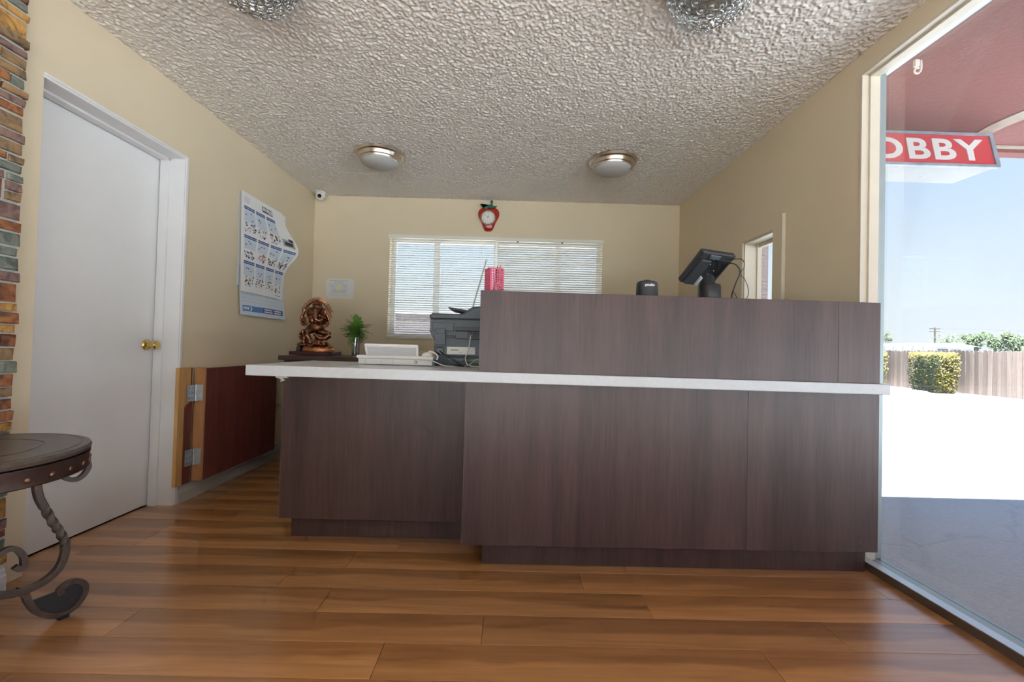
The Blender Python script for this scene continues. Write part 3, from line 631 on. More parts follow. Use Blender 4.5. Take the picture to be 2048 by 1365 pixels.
# ------------------------------------------------------------------ swing gate folded against the left wall
gp = thing('gate_post_board', 'raw pine hinge board with dark lower facing beside the door frame', 'board', (XL, 2.66, 0.112))
hh = 0.714
MB().prism([(0.0, 0.0), (0.052, 0.0), (0.052, 0.47), (0.066, 0.488), (0.080, 0.49), (0.100, 0.5), (0.100, hh), (0.0, hh)], 0.0005, 0.022, 'X').build('pine_board', M['raw'], gp, bevel=0.001)
MB().prism([(0.0525, 0.0), (0.112, 0.0), (0.112, 0.50), (0.0815, 0.489), (0.067, 0.487), (0.0525, 0.469)], 0.0005, 0.026, 'X').build('dark_facing', M['mahog'], gp)
MB().box(0.0005, 0.0215, 0.1005, 0.112, 0.5005, hh).build('dark_edge', M['mahog'], gp)
for y, z in ((0.055, 0.682), (0.075, 0.70), (0.025, 0.30)): MB().ball((0.022, y, z), (0.001, 0.003, 0.004), 8, 6).build('knot', M['edge'], gp)
gt = thing('swing_gate', 'half height mahogany swing gate standing open against the left wall', 'gate', (XL, 2.802, 0.112))
MB().box(0.012, 0.079, 0.0, 0.024, 0.0, 0.71).build('edge_stile', M['rawo'], gt, bevel=0.001)
MB().box(0.022, 0.072, 0.0245, 0.86, 0.0, 0.705).build('gate_core', M['rawo'], gt)
MB().box(0.0725, 0.0805, 0.012, 0.865, 0.002, 0.709).build('veneer_panel', M['mahog'], gt, bevel=0.001)
for k, (z, loc) in enumerate(((0.555, 0), (0.155, 0))):
    hg = MB().tube([(0.034, -0.012, z-0.052), (0.034, -0.012, z+0.052)], 0.0055, 10).build('hinge', M['zinc'], gt, smooth=40)
    hl = MB(); hl.box(0.0265, 0.0285, -0.078, -0.014, z-0.05, z+0.05); hl.build('hinge_leaf', M['zinc'], hg)
    hl = MB(); hl.hexa([(0.034, -0.010, z-0.05), (0.036, -0.012, z-0.05), (0.073, -0.0035, z-0.05), (0.073, -0.0015, z-0.05), (0.034, -0.010, z+0.05), (0.036, -0.012, z+0.05), (0.073, -0.0035, z+0.05), (0.073, -0.0015, z+0.05)])
    hl.build('hinge_leaf', M['zinc'], hg)
    for y in (-0.062, -0.036):
        for dz in (-0.034, 0, 0.034): MB().ball((0.0285, y, z+dz), (0.0012, 0.004, 0.004), 8, 6).build('hinge_screw', M['aludark'], hg)

def rel(mb, L_):
    mb.v = [(x-L_[0], y-L_[1], z-L_[2]) for x, y, z in mb.v]; return mb

# ------------------------------------------------------------------ printer (seen from behind)
L0 = (-0.20, 2.60, zt(-0.2)+0.0025)
pr = thing('printer', 'charcoal multifunction printer seen from behind on the white worktop', 'printer', L0)
def pb(name, mt, *boxes, bevel=0.002, parent=None):
    f = MB()
    for b in boxes: f.box(*b)
    return rel(f, L0).build(name, mt, parent or pr, bevel=bevel)
zb = L0[2]
f = MB(); f.prism([(-0.404, zb), (-0.395, zb), (0.03, zb), (0.03, 1.150), (-0.430, 1.150), (-0.431, 1.075), (-0.405, 1.030)], 2.405, 2.78, 'Y')
body = rel(f, L0).build('body', M['char'], pr, bevel=0.004)
f = MB(); f.prism([(-0.432, 1.150), (0.032, 1.150), (0.032, 1.215), (-0.150, 1.222), (-0.196, 1.219), (-0.222, 1.203), (-0.245, 1.186), (-0.270, 1.178), (-0.420, 1.178), (-0.432, 1.168)], 2.398, 2.75, 'Y')
lid = rel(f, L0).build('scanner_lid', M['char2'], pr, bevel=0.004)
f = MB(); f.prism([(-0.425, 1.153), (0.03, 1.153), (0.03, 1.206), (-0.16, 1.212), (-0.20, 1.204), (-0.243, 1.174), (-0.420, 1.166)], 2.3965, 2.398, 'Y'); rel(f, L0).build('lid_back', M['char'], lid)
f = MB(); f.hexa([(-0.334, 2.44, 1.206), (-0.225, 2.44, 1.183), (-0.225, 2.66, 1.183), (-0.334, 2.66, 1.206), (-0.340, 2.44, 1.218), (-0.205, 2.44, 1.198), (-0.205, 2.66, 1.198), (-0.340, 2.66, 1.218)])
rel(f, L0).build('document_tray', M['char2'], pr, bevel=0.003)
pb('seam', M['lens'], (-0.424, 0.03, 2.4035, 2.406, 1.143, 1.1505))
pb('scanner_band', M['char2'], (-0.290, 0.03, 2.4005, 2.406, 1.086, 1.106))
pb('seam', M['lens'], (-0.292, 0.03, 2.4000, 2.406, 1.081, 1.086))
pb('corner_block', M['char'], (-0.415, -0.300, 2.397, 2.406, 1.082, 1.128))
hb = pb('hinge_block', M['char'], (-0.402, -0.342, 2.389, 2.406, 1.006, 1.084))
pb('hinge_cap', M['char'], (-0.394, -0.345, 2.384, 2.390, 1.068, 1.094), parent=hb)
pb('seam', M['lens'], (-0.402, -0.342, 2.3885, 2.3895, 1.000, 1.006))
pb('seam', M['lens'], (-0.285, -0.09, 2.4005, 2.4055, 1.040, 1.044))
pb('latch', M['char2'], (-0.338, -0.288, 2.396, 2.406, 1.046, 1.058))
pb('rear_cover', M['char'], (-0.328, 0.03, 2.398, 2.406, 0.948, 1.040))
pb('badge', M['lens'], (-0.160, -0.105, 2.3965, 2.3985, 1.016, 1.029))
pb('badge', M['inkl'], (-0.152, -0.115, 2.3957, 2.3967, 1.020, 1.024))
pb('rating_label', M['cert'], (-0.334, -0.180, 2.3970, 2.3982, 0.956, 0.996))
pb('label_print', M['ink'], (-0.312, -0.270, 2.3963, 2.3971, 0.977, 0.982), (-0.190, -0.186, 2.3963, 2.3971, 0.985, 0.990), (-0.264, -0.255, 2.3963, 2.3971, 0.966, 0.970), bevel=None)
pb('seam', M['lens'], (-0.335, 0.03, 2.400, 2.4055, 0.942, 0.947))
pb('duplex_door', M['char'], (-0.326, 0.03, 2.392, 2.406, 0.897, 0.938))
pb('seam', M['lens'], (-0.326, 0.03, 2.3915, 2.3925, 0.925, 0.929))
pb('power_inlet', M['lens'], (-0.394, -0.352, 2.398, 2.406, 0.950, 0.990))
pb('port_panel', M['char2'], (-0.225, -0.165, 2.3985, 2.406, 1.052, 1.078))
for i, x in enumerate((-0.205, -0.190, -0.178)): pb('port', M['lens'], (x-0.004, x+0.004, 2.396, 2.399, 1.053, 1.077), bevel=None)
pb('toner_window', M['lens'], (-0.20, -0.125, 2.3905, 2.3925, 0.906, 0.922))
pb('green_tab', M['leaf'], (-0.19, -0.15, 2.3895, 2.3910, 0.908, 0.918))
def cable(name, pts, r, mt, parent, L_, n=6): return rel(MB().tube(smoothpath(pts, n), r, 7), L_).build(name, mt, parent, smooth=60)
cable('power_cord', [(-0.372, 2.400, 0.972), (-0.350, 2.375, 0.955), (-0.290, 2.360, 0.925), (-0.245, 2.365, 0.897), (-0.20, 2.40-0.03, zb+0.004)], 0.0035, M['blk'], pr, L0)
cable('data_cable', [(-0.205, 2.397, 1.062), (-0.206, 2.375, 1.045), (-0.212, 2.35, 0.985), (-0.226, 2.335, 0.940), (-0.212, 2.315, 0.905), (-0.175, 2.30, zb+0.004), (-0.135, 2.30, zb+0.004), (-0.05, 2.31, zb+0.004)], 0.0032, M['cable'], pr, L0)
cable('data_cable', [(-0.225, 2.28, zb+0.004), (-0.20, 2.32, 0.905), (-0.175, 2.345, 0.928), (-0.145, 2.35, 0.930), (-0.122, 2.33, 0.915), (-0.10, 2.31, zb+0.004), (-0.02, 2.32, zb+0.004)], 0.0032, M['cable'], pr, L0)

# ------------------------------------------------------------------ white desktop machine
L1 = (-0.59, 2.40, zt(-0.59)+0.0025)
de = thing('office_machine', 'low white desktop office machine with sloping ribbed lid beside printer', 'office machine', L1)
z0 = L1[2]
f = MB(); f.box(-0.782, -0.396, 2.305, 2.392, z0, z0+0.031); rel(f, L1).build('base', M['plasw'], de, bevel=0.003)
f = MB(); f.box(-0.790, -0.390, 2.300, 2.396, z0+0.031, z0+0.047); rel(f, L1).build('tray', M['plasw'], de, bevel=0.004)
f = MB(); f.hexa([(-0.752, 2.335, z0+0.047), (-0.475, 2.335, z0+0.047), (-0.475, 2.392, z0+0.047), (-0.752, 2.392, z0+0.047), (-0.780, 2.385, z0+0.105), (-0.488, 2.385, z0+0.105), (-0.488, 2.402, z0+0.105), (-0.780, 2.402, z0+0.105)])
lid2 = rel(f, L1).build('sloping_lid', M['plasw'], de, bevel=0.002)
f = MB()
for i in range(12):
    t_ = 0.06+0.72*i/12; ya = 2.335+0.05*t_-0.0012; zz = z0+0.047+0.058*t_; x0_ = -0.752-0.028*t_+0.012; x1_ = -0.475-0.013*t_-0.012
    f.box(x0_, x1_, ya, ya+0.002, zz, zz+0.0016)
rel(f, L1).build('ribs', M['inkl'], lid2)
f = MB(); f.box(-0.776, -0.490, 2.380, 2.403, z0+0.098, z0+0.108); rel(f, L1).build('lid_lip', M['plasw'], lid2, bevel=0.002)
f = MB(); f.ball((-0.432, 2.37, z0+0.047), (0.034, 0.03, 0.024), 16, 10); rel(f, L1).build('round_cap', M['plasc'], de, smooth=60)
f = MB(); f.box(-0.487, -0.475, 2.303, 2.306, z0+0.010, z0+0.024); rel(f, L1).build('power_switch', M['lens'], de)
f = MB(); f.box(-0.484, -0.478, 2.3015, 2.3035, z0+0.013, z0+0.021); rel(f, L1).build('switch_rocker', M['plasw'], de)
for x in (-0.745, -0.66, -0.60):
    f = MB(); f.box(x, x+0.0012, 2.3035, 2.3055, z0+0.004, z0+0.028); rel(f, L1).build('seam', M['inkl'], de)
cable('mains_cord', [(-0.47, 2.3035, z0+0.030), (-0.41, 2.298, z0+0.028), (-0.375, 2.285, z0+0.020), (-0.335, 2.255, z0+0.006), (-0.30, 2.24, z0+0.003), (-0.27, 2.245, z0+0.003)], 0.003, M['cable'], de, L1)
cable('curled_cord', [(-0.425, 2.36, z0+0.072), (-0.400, 2.35, z0+0.070), (-0.375, 2.345, z0+0.050), (-0.380, 2.345, z0+0.030)], 0.005, M['plasw'], de, L1)
f = MB(); f.box(-0.402, -0.384, 2.34, 2.352, z0+0.048, z0+0.060); rel(f, L1).build('plug', M['edge'], de)

# ------------------------------------------------------------------ back desk with statue and plant
dk = thing('back_desk', 'dark brown desk behind the counter under the certificate', 'desk', (-1.2, 3.6, 0))
DZT = 0.90
def dbx(name, mt, *b, bevel=0.002): 
    f = MB()
    for q in b: f.box(*q)
    return rel(f, (-1.2, 3.6, 0)).build(name, mt, dk, bevel=bevel)
dbx('desk_top', M['lamx'], (-1.727, -0.55, 3.32, 4.0, DZT-0.033, DZT))
dbx('side_panel', M['lam'], (-1.700, -1.675, 3.36, 3.98, 0.0, DZT-0.034)); dbx('side_panel', M['lam'], (-0.60, -0.575, 3.36, 3.98, 0.0, DZT-0.034))
dbx('apron', M['lam'], (-1.674, -0.601, 3.37, 3.39, DZT-0.16, DZT-0.034)); dbx('back_panel', M['lam'], (-1.674, -0.601, 3.95, 3.97, 0.2, DZT-0.034))

# statue
L2 = (-1.575, 3.62, DZT+0.001)
st = thing('elephant_deity_statue', 'copper seated elephant headed statue on a rosewood plinth', 'statue', L2)
f = MB(); f.box(-0.172, 0.172, -0.10, 0.10, 0.0, 0.028); f.box(-0.128, 0.176, -0.106, 0.0, 0.0, 0.022); f.build('plinth', M['rosew'], st, bevel=0.003)
S0 = 0.0285
def sp(cx, cy, y=0.0): return Vector(((cx-535)*0.000395, y, S0+(1186-cy)*0.00040))
f = MB(); f.lathe([(0.0, 0), (1.0, 0), (1.03, 0.35), (1.0, 0.8), (0.93, 1.0), (0, 1.0)], (0, 0, 0), 40)
f.v = [(0.020+x*0.125, y*0.082, S0+z*0.034) for x, y, z in f.v]; f.build('pedestal', M['copperb'], st, smooth=40)
f = MB()
for i in range(34):
    a = 2*PI*i/34; f.ball((0.02+0.116*math.cos(a), 0.074*math.sin(a), S0+0.036), 0.007, 8, 6)
f.build('bead_ring', M['copper'], st, smooth=60)
b = MB()
def el(cx, cy, y, rx, ry, rz_): b.ball(sp(cx, cy, y), (rx, ry, rz_), 16, 10)
def limb(pts, r): b.tube([sp(*p) for p in pts], r, 10)
el(560, 1040, 0.0, 0.105, 0.062, 0.028)                 # seat mound
el(560, 700, -0.015, 0.060, 0.052, 0.050); el(545, 590, 0.0, 0.058, 0.045, 0.055)
el(545, 285, -0.005, 0.040, 0.040, 0.042); el(540, 230, 0.0, 0.034, 0.034, 0.034)
el(555, 360, -0.02, 0.030, 0.034, 0.036)
limb([(555, 350, -0.04), (562, 420, -0.055), (575, 490, -0.065), (600, 545, -0.07), (650, 562, -0.065), (695, 545, -0.055), (705, 515, -0.05)], [0.024, 0.021, 0.018, 0.015, 0.013, 0.011, 0.009])
el(400, 385, 0.005, 0.040, 0.012, 0.046); el(660, 390, 0.005, 0.030, 0.012, 0.044)       # ears
limb([(530, 215, 0), (520, 170, 0), (515, 120, 0)], [0.040, 0.030, 0.010])                # crown
limb([(470, 470, 0), (330, 520, -0.01), (235, 495, -0.015), (285, 370, -0.02)], [0.020, 0.017, 0.014, 0.013]); el(290, 350, -0.02, 0.017, 0.014, 0.019)
limb([(460, 530, 0), (330, 570, -0.02), (245, 560, -0.03), (300, 640, -0.045), (385, 630, -0.055)], [0.020, 0.016, 0.014, 0.014, 0.013]); el(392, 560, -0.062, 0.022, 0.010, 0.030)
limb([(620, 470, 0), (720, 500, -0.01), (815, 540, -0.015), (770, 440, -0.02), (725, 385, -0.02)], [0.020, 0.016, 0.013, 0.012, 0.012]); el(720, 370, -0.02, 0.015, 0.013, 0.018)
limb([(640, 540, 0), (760, 590, -0.02), (800, 600, -0.03), (770, 660, -0.045)], [0.020, 0.016, 0.014, 0.014]); el(745, 665, -0.05, 0.020, 0.014, 0.012)
el(490, 555, -0.055, 0.018, 0.013, 0.018)
limb([(620, 770, -0.02), (740, 800, -0.05), (870, 830, -0.055)], [0.030, 0.027, 0.022]); limb([(870, 840, -0.055), (790, 910, -0.065), (680, 915, -0.075), (560, 820, -0.08)], [0.024, 0.022, 0.018, 0.013])
limb([(470, 730, -0.02), (400, 800, -0.055), (420, 870, -0.065), (470, 950, -0.06), (490, 1040, -0.065)], [0.032, 0.028, 0.025, 0.021, 0.017]); el(500, 1060, -0.075, 0.022, 0.028, 0.010)
for i in range(6): limb([(590+i*4, 880, -0.06), (545+i*26, 1040, -0.07)], 0.0065)
limb([(690, 940, -0.05), (760, 1050, -0.06)], 0.010); limb([(760, 990, -0.02), (880, 1100, -0.03)], 0.010)
el(300, 830, -0.01, 0.028, 0.026, 0.040); el(285, 790, -0.03, 0.015, 0.014, 0.022); el(310, 920, -0.02, 0.024, 0.024, 0.034); el(315, 990, -0.03, 0.016, 0.018, 0.022)
limb([(210, 800, 0.0), (205, 870, -0.01), (225, 950, 0.0)], 0.010); el(280, 1050, 0.0, 0.055, 0.045, 0.026); el(350, 1000, 0.01, 0.05, 0.04, 0.05)
limb([(430, 640, 0.01), (330, 740, 0.02)], 0.020)
bd = b.build('figure', M['copper'], st, fix=False)
rm = bd.modifiers.new('remesh', 'REMESH'); rm.mode = 'VOXEL'; rm.voxel_size = 0.0042; rm.use_smooth_shade = True
hm = MB(); hp = [sp(235, 440, 0.03), sp(250, 350, 0.03), sp(290, 260, 0.03), sp(360, 190, 0.03), sp(440, 150, 0.03), sp(520, 140, 0.03), sp(600, 170, 0.03), sp(665, 230, 0.03), sp(715, 310, 0.03), sp(770, 390, 0.03), sp(805, 470, 0.03)]
hs_ = smoothpath(hp, 3); hm.tube(hs_, 0.011, 8, flat=0.6); hm.build('halo_band', M['copper'], st, smooth=60)
hc = sp(525, 400, 0.03); f = MB()
for q in hs_[4:-4]:
    d_ = (q-hc).normalized(); f.tube([q+d_*0.004, q+d_*0.026, q+d_*0.036], [0.0056, 0.0045, 0.0008], 6)
f.build('halo_spikes', M['copper'], st, smooth=50)
f = MB(); f.box(-0.150, -0.115, -0.03, 0.02, S0, S0+0.040); f.build('incense_holder', M['char2'], st, bevel=0.006)

# plant in glass
L3 = (-1.245, 3.60, DZT+0.001)
pt = thing('potted_fern', 'bushy green fern sprig in a small clear glass vase', 'plant', L3)
f = MB(); f.lathe([(0.030, 0.0), (0.031, 0.004), (0.034, 0.15), (0.0325, 0.15), (0.029, 0.006), (0.0, 0.006)], seg=24); f.build('vase', M['vase'], pt, smooth=40)
f = MB(); f.lathe([(0.0, 0.007), (0.028, 0.007), (0.029, 0.026), (0.020, 0.030), (0.0, 0.029)], seg=20); f.build('pebbles', M['soil'], pt)
f = MB(); rr = random.Random(5)
for i in range(4):
    a = rr.uniform(0, 6.28); f.tube([(0.008*math.cos(a), 0.008*math.sin(a), 0.025), (0.014*math.cos(a+1), 0.014*math.sin(a+1), 0.17)], 0.0018, 6)
f.build('stems', M['leaf2'], pt)
f = MB()
for i in range(130):
    az = rr.uniform(0, 2*PI); el_ = rr.uniform(-0.75, 1.45); Ls = rr.uniform(0.085, 0.135)*(1 if el_ > -0.2 else 0.75)
    d_ = Vector((math.cos(az)*math.cos(el_), math.sin(az)*math.cos(el_)*0.8, math.sin(el_))); o_ = Vector((0, 0, rr.uniform(0.16, 0.24)))
    side = d_.cross(Vector((0, 0, 1)))
    side = side.normalized() if side.length > 0.05 else Vector((1, 0, 0)); nrm = side.cross(d_).normalized()
    mi = 1 if (d_.x < -0.6 and rr.random() < 0.7) else 0
    for k in range(11):
        t_ = 0.15+0.85*k/10; p = o_+d_*Ls*t_+Vector((0, 0, -0.02*t_*t_)); wl = 0.026*(1-0.55*t_)+0.006
        for s_ in (-1, 1):
            q = p+(side*s_*0.9+d_*0.7+nrm*rr.uniform(-0.3, 0.5)).normalized()*wl; md = (p+q)/2+d_*0.0048; mq = (p+q)/2-d_*0.0048+nrm*0.001
            f.add([p, md, q, mq], [(0, 1, 2, 3)], mi)
f.build('foliage', [M['leaf'], M['leaf2']], pt, fix=False)

# ------------------------------------------------------------------ things on the riser ledge
def rl(x): return rz(x)-0.0005+0.001
L4 = (-0.073, 2.035, rl(-0.07))
bk = thing('pencil_basket', 'pink perforated plastic pencil basket on the riser end', 'pencil holder', L4, math.radians(24))
def perf(nx, nz, w_, h_):
    f = MB(); bx_ = 0.006; cw = (w_-2*bx_)/nx; ch = (h_-2*bx_)/nz; g = 0.0022
    f.box(-w_/2, w_/2, -0.001, 0.001, 0, bx_); f.box(-w_/2, w_/2, -0.001, 0.001, h_-bx_, h_)
    for i in range(nx+1):
        x = -w_/2+bx_+cw*i; ww = (bx_ if i in (0, nx) else g)
        f.box(x-ww if i == 0 else x-g/1.3, x+(ww if i == nx else g/1.3), -0.001, 0.001, bx_, h_-bx_)
    for j in range(1, nz): z = bx_+ch*j; f.box(-w_/2+bx_, w_/2-bx_, -0.0009, 0.0009, z-g/1.3, z+g/1.3)
    return f
BW, BH = 0.068, 0.108
for (x, y, a) in ((0, -BW/2, 0), (0, BW/2, 0), (-BW/2, 0, PI/2), (BW/2, 0, PI/2)):
    o = perf(6, 9, BW, BH).build('lattice_side', M['pink'], bk); o.location = (x, y, 0.001); o.rotation_euler = (0, 0, a)
MB().box(-BW/2, BW/2, -BW/2, BW/2, 0, 0.002).build('bottom', M['pink'], bk)
def pen(label, name, x, y, z0_, dx, dy, Ln, r, m_, tip=None, tm=None):
    base = Vector((x, y, rl(x)+0.004+z0_)); d_ = Vector((dx, dy, 1)).normalized()
    t = thing(name, label, 'pen', base, 0, 'pens in the pink basket')
    MB().tube([(0, 0, 0), d_*Ln], r, 8).build('barrel', m_, t, smooth=40)
    MB().tube([d_*Ln, d_*(Ln+0.016)], [r*0.9, r*0.15], 8).build('tip', tm or m_, t, smooth=40)
pen('tan pencil leaning right in the pink basket', 'pencil', -0.072, 2.030, 0, 0.22, 0.02, 0.118, 0.0038, M['rawo'], tm=M['raw'])
pen('thick black marker pen in the pink basket', 'marker_pen', -0.072, 2.045, 0, 0.10, 0.06, 0.108, 0.006, M['blk'])
pen('orange pen beside the tan pencil in the basket', 'pen', -0.058, 2.045, 0, 0.12, 0.03, 0.110, 0.0045, M['inky'])
pen('dark thin pen poking out left in the basket', 'pen', -0.092, 2.04, 0, -0.10, 0.02, 0.104, 0.0032, M['ink'])

L5 = (0.648, 2.07, rl(0.648))
gm = thing('document_reader', 'small rounded black document reader on the riser ledge', 'card reader', L5)
f = MB(); f.lathe([(0.0, 0), (0.052, 0.0), (0.0525, 0.004), (0.0505, 0.066), (0.0480, 0.0745), (0.036, 0.0805), (0.016, 0.083), (0.015, 0.086), (0.0, 0.087)], seg=40, sx=0.98, sy=0.85); f.build('shell', M['blk2'], gm, smooth=40)
text_obj('gemalto', 0.0165, 0.0008, 'logo_text', M['cable'], gm, (-0.001, -0.0456, 0.0535), (PI/2-0.03, 0, 0.06), 0.0007, 'CENTER', 0.86)

L6 = (0.985, 2.16, rl(0.985))
tm_ = thing('payment_terminal', 'black tilted touchscreen terminal on a swivel stand with cable', 'terminal', L6)
f = MB(); f.lathe([(0.0, 0), (0.052, 0), (0.054, 0.004), (0.053, 0.080), (0.050, 0.088), (0.0, 0.088)], seg=36); f.build('stand', M['blk'], tm_, smooth=40)
# panel: corners in the plane of its back face
bx = Vector((0.9225, 0.3860, 0)); nn = Vector((0.2509, -0.5996, -0.7600)); ax = Vector((0.2934, -0.7011, 0.6500))   # across, outwards from the back, up
o_ = Vector((0.850-L6[0], 2.170-L6[1], 1.353-L6[2]))
HA, WB, TH_ = 0.182, 0.215, 0.030
def slabq(a0, a1, b0, b1, n0, n1):
    return MB().hexa([tuple(o_+ax*a+bx*b_+nn*n_) for n_ in (n0, n1) for (a, b_) in ((a0, b0), (a0, b1), (a1, b1), (a1, b0))])
slabq(-0.012, HA, 0, WB, -TH_, 0.0).build('display_housing', M['blk2'], tm_, bevel=0.007, bseg=3)
slabq(0.006, HA-0.006, 0.006, WB-0.006, -TH_-0.002, -TH_+0.001).build('screen', M['lens'], tm_, bevel=0.002)
slabq(-0.006, HA*0.80, 0.010, 0.072, 0.0, 0.018).build('reader_module', M['char2'], tm_, bevel=0.006, bseg=3)
slabq(HA-0.030, HA-0.008, 0.050, 0.115, 0.0, 0.010).build('port_cover', M['char'], tm_, bevel=0.003)
slabq(0.02, HA-0.032, 0.078, WB-0.012, -0.001, 0.004).build('back_plate', M['blk'], tm_, bevel=0.002)
slabq(-0.006, 0.046, 0.078, 0.092, 0.004, 0.020).build('silver_label', M['cable'], tm_, bevel=0.001)
MB().tube([(0, 0, 0.060), o_+ax*0.030+bx*0.140+nn*0.0], 0.036, 16).build('neck', M['blk2'], tm_, smooth=40)
for a, b_ in ((0.12, 0.09), (0.15, 0.085), (0.06, 0.12), (0.085, 0.14)): MB().ball(o_+ax*a+bx*b_+nn*0.0045, 0.0025, 8, 6).build('screw', M['zinc'], tm_)
def W6(x, y, z): return Vector((x-L6[0], y-L6[1], z-L6[2]))
MB().tube(smoothpath([W6(1.035, 2.11, 1.43), W6(1.07, 2.09, 1.428), W6(1.094, 2.09, 1.405), W6(1.098, 2.09, 1.38), W6(1.078, 2.09, 1.33), W6(1.058, 2.08, 1.285), W6(1.04, 2.06, rl(1.04)+0.0045), W6(1.02, 2.09, rl(1.02)+0.0045)], 6), 0.0034, 7).build('cable', M['blk'], tm_, smooth=60)
MB().tube(smoothpath([W6(1.06, 2.14, 1.452), W6(1.10, 2.10, 1.455), W6(1.122, 2.10, 1.44), W6(1.122, 2.10, 1.41), W6(1.108, 2.11, 1.385), W6(1.125, 2.10, 1.36), W6(1.143, 2.10, 1.32), W6(1.140, 2.09, 1.280), W6(1.115, 2.08, rl(1.1)+0.003), W6(1.085, 2.07, rl(1.08)+0.006), W6(1.063, 2.07, 1.285), W6(1.06, 2.08, 1.30)], 6), 0.0016, 6).build('cable', M['blk'], tm_, smooth=60)

# ------------------------------------------------------------------ strawberry clock, certificate, calendar, security camera
L7 = (-0.232, YB-0.001, 2.175)
ck = thing('strawberry_clock', 'red strawberry shaped wall clock with green leaves above blinds', 'clock', L7)
half = [(0.0, 0.000), (0.028, 0.004), (0.044, 0.020), (0.058, 0.052), (0.078, 0.100), (0.100, 0.142), (0.107, 0.178), (0.098, 0.210), (0.076, 0.232), (0.045, 0.240), (0.0, 0.236)]
out = smoothpath([(x, z, 0) for x, z in half], 4); out = [(p.x, p.y) for p in out]; ring = out+[(-x, z) for x, z in reversed(out[1:-1])]
f = MB(); cx_, cz_ = 0.0, 0.13; k = len(ring); lv = [(1.0, 0.0), (1.0, 0.016), (0.94, 0.030), (0.80, 0.039), (0.5, 0.044), (0.0, 0.045)]
vs_ = []
for s_, d_ in lv: vs_ += [(cx_+(x-cx_)*s_, -d_, cz_+(z-cz_)*s_) for x, z in ring]
f.add(vs_, [(i*k+j, i*k+(j+1) % k, (i+1)*k+(j+1) % k, (i+1)*k+j) for i in range(len(lv)-1) for j in range(k)]+[tuple(range(k))])
f.build('berry', M['red'], ck, smooth=50)
leafp = [(-0.075, 0.252), (-0.062, 0.232), (-0.050, 0.262), (-0.030, 0.250), (0.006, 0.258), (0.022, 0.268), (0.014, 0.298), (0.030, 0.306), (0.042, 0.296), (0.036, 0.262), (0.050, 0.246), (0.082, 0.250), (0.066, 0.234), (0.040, 0.224), (0.0, 0.228), (-0.030, 0.208), (-0.046, 0.222)]
f = MB(); f.prism(leafp, -0.050, -0.020, 'Y'); f.build('leaves', M['green'], ck, bevel=0.004)
f = MB(); f.lathe([(0.0735, -0.036), (0.0745, -0.050), (0.068, -0.055), (0.062, -0.050), (0.061, -0.040)], (-0.004, 0, 0.128), 40, axis='Y'); f.build('bezel', M['dialr'], ck, smooth=40)
f = MB(); f.lathe([(0.0, -0.047), (0.063, -0.047), (0.063, -0.040), (0.0, -0.040)], (-0.004, 0, 0.128), 40, axis='Y'); dl = f.build('dial', M['dial'], ck, smooth=40)
for i in range(12):
    a = 2*PI*i/12; text_obj(str(12 if i == 0 else i), 0.017, 0.0004, 'numeral', M['ink'], dl, (-0.004+0.049*math.sin(a), -0.0475, 0.128+0.049*math.cos(a)-0.006), (PI/2, 0, 0), 0.0004, 'CENTER')
f = MB(); 
for ang, ln, wd in ((math.radians(-50), 0.040, 0.0020), (math.radians(2), 0.027, 0.0028), (math.radians(200), 0.030, 0.0008)):
    dx, dz = math.sin(ang), math.cos(ang); f.add([(-0.004+dz*wd, -0.0485, 0.128-dx*wd), (-0.004-dz*wd, -0.0485, 0.128+dx*wd), (-0.004+dx*ln-dz*wd*0.4, -0.0485, 0.128+dz*ln+dx*wd*0.4), (-0.004+dx*ln+dz*wd*0.4, -0.0485, 0.128+dz*ln-dx*wd*0.4)], [(0, 1, 2, 3)])
f.build('hands', M['inkk'], dl)

L8 = (-1.713, YB-0.001, 1.455)
ce = thing('certificate', 'small framed certificate paper pinned to the back wall', 'certificate', L8)
MB().box(-0.140, 0.140, -0.003, 0.0, 0.0, 0.202).build('sheet', M['cert'], ce)
f = MB(); f.box(-0.085, 0.075, -0.0035, -0.003, 0.055, 0.150, 0)
f.build('tinted_field', M['certg'], ce); f = MB(); f.lathe([(0.0, -0.0042), (0.034, -0.0042), (0.034, -0.003), (0.0, -0.003)], (-0.008, 0, 0.105), 24, axis='Y'); f.build('seal', M['certy'], ce)
f = MB(); rc = random.Random(3)
def textline(f, x0, x1, z, h, y, mi=0, rg=rc):
    x = x0
    while x < x1:
        w_ = min(rg.uniform(0.006, 0.016), x1-x); f.box(x, x+w_, y-0.0006, y, z, z+h, mi); x += w_+0.003
textline(f, -0.105, 0.080, 0.174, 0.008, -0.003); textline(f, -0.055, 0.030, 0.158, 0.008, -0.003)
for z in (0.140, 0.120): textline(f, -0.112, -0.070, z, 0.004, -0.0036); textline(f, 0.030, 0.078, z, 0.005, -0.0036)
for z, a, c in ((0.078, -0.08, 0.06), (0.070, -0.075, 0.055), (0.055, -0.10, 0.045), (0.034, -0.11, 0.09)): textline(f, a, c, z, 0.003, -0.0036)
pp_ = f.build('print', M['inkl'], ce); pp_['kind'] = 'stuff'
for x, z in ((-0.130, 0.192), (0.130, 0.192), (-0.130, 0.01)): MB().ball((x, -0.004, z), (0.004, 0.003, 0.004), 8, 6).build('pin', M['ink'], ce)

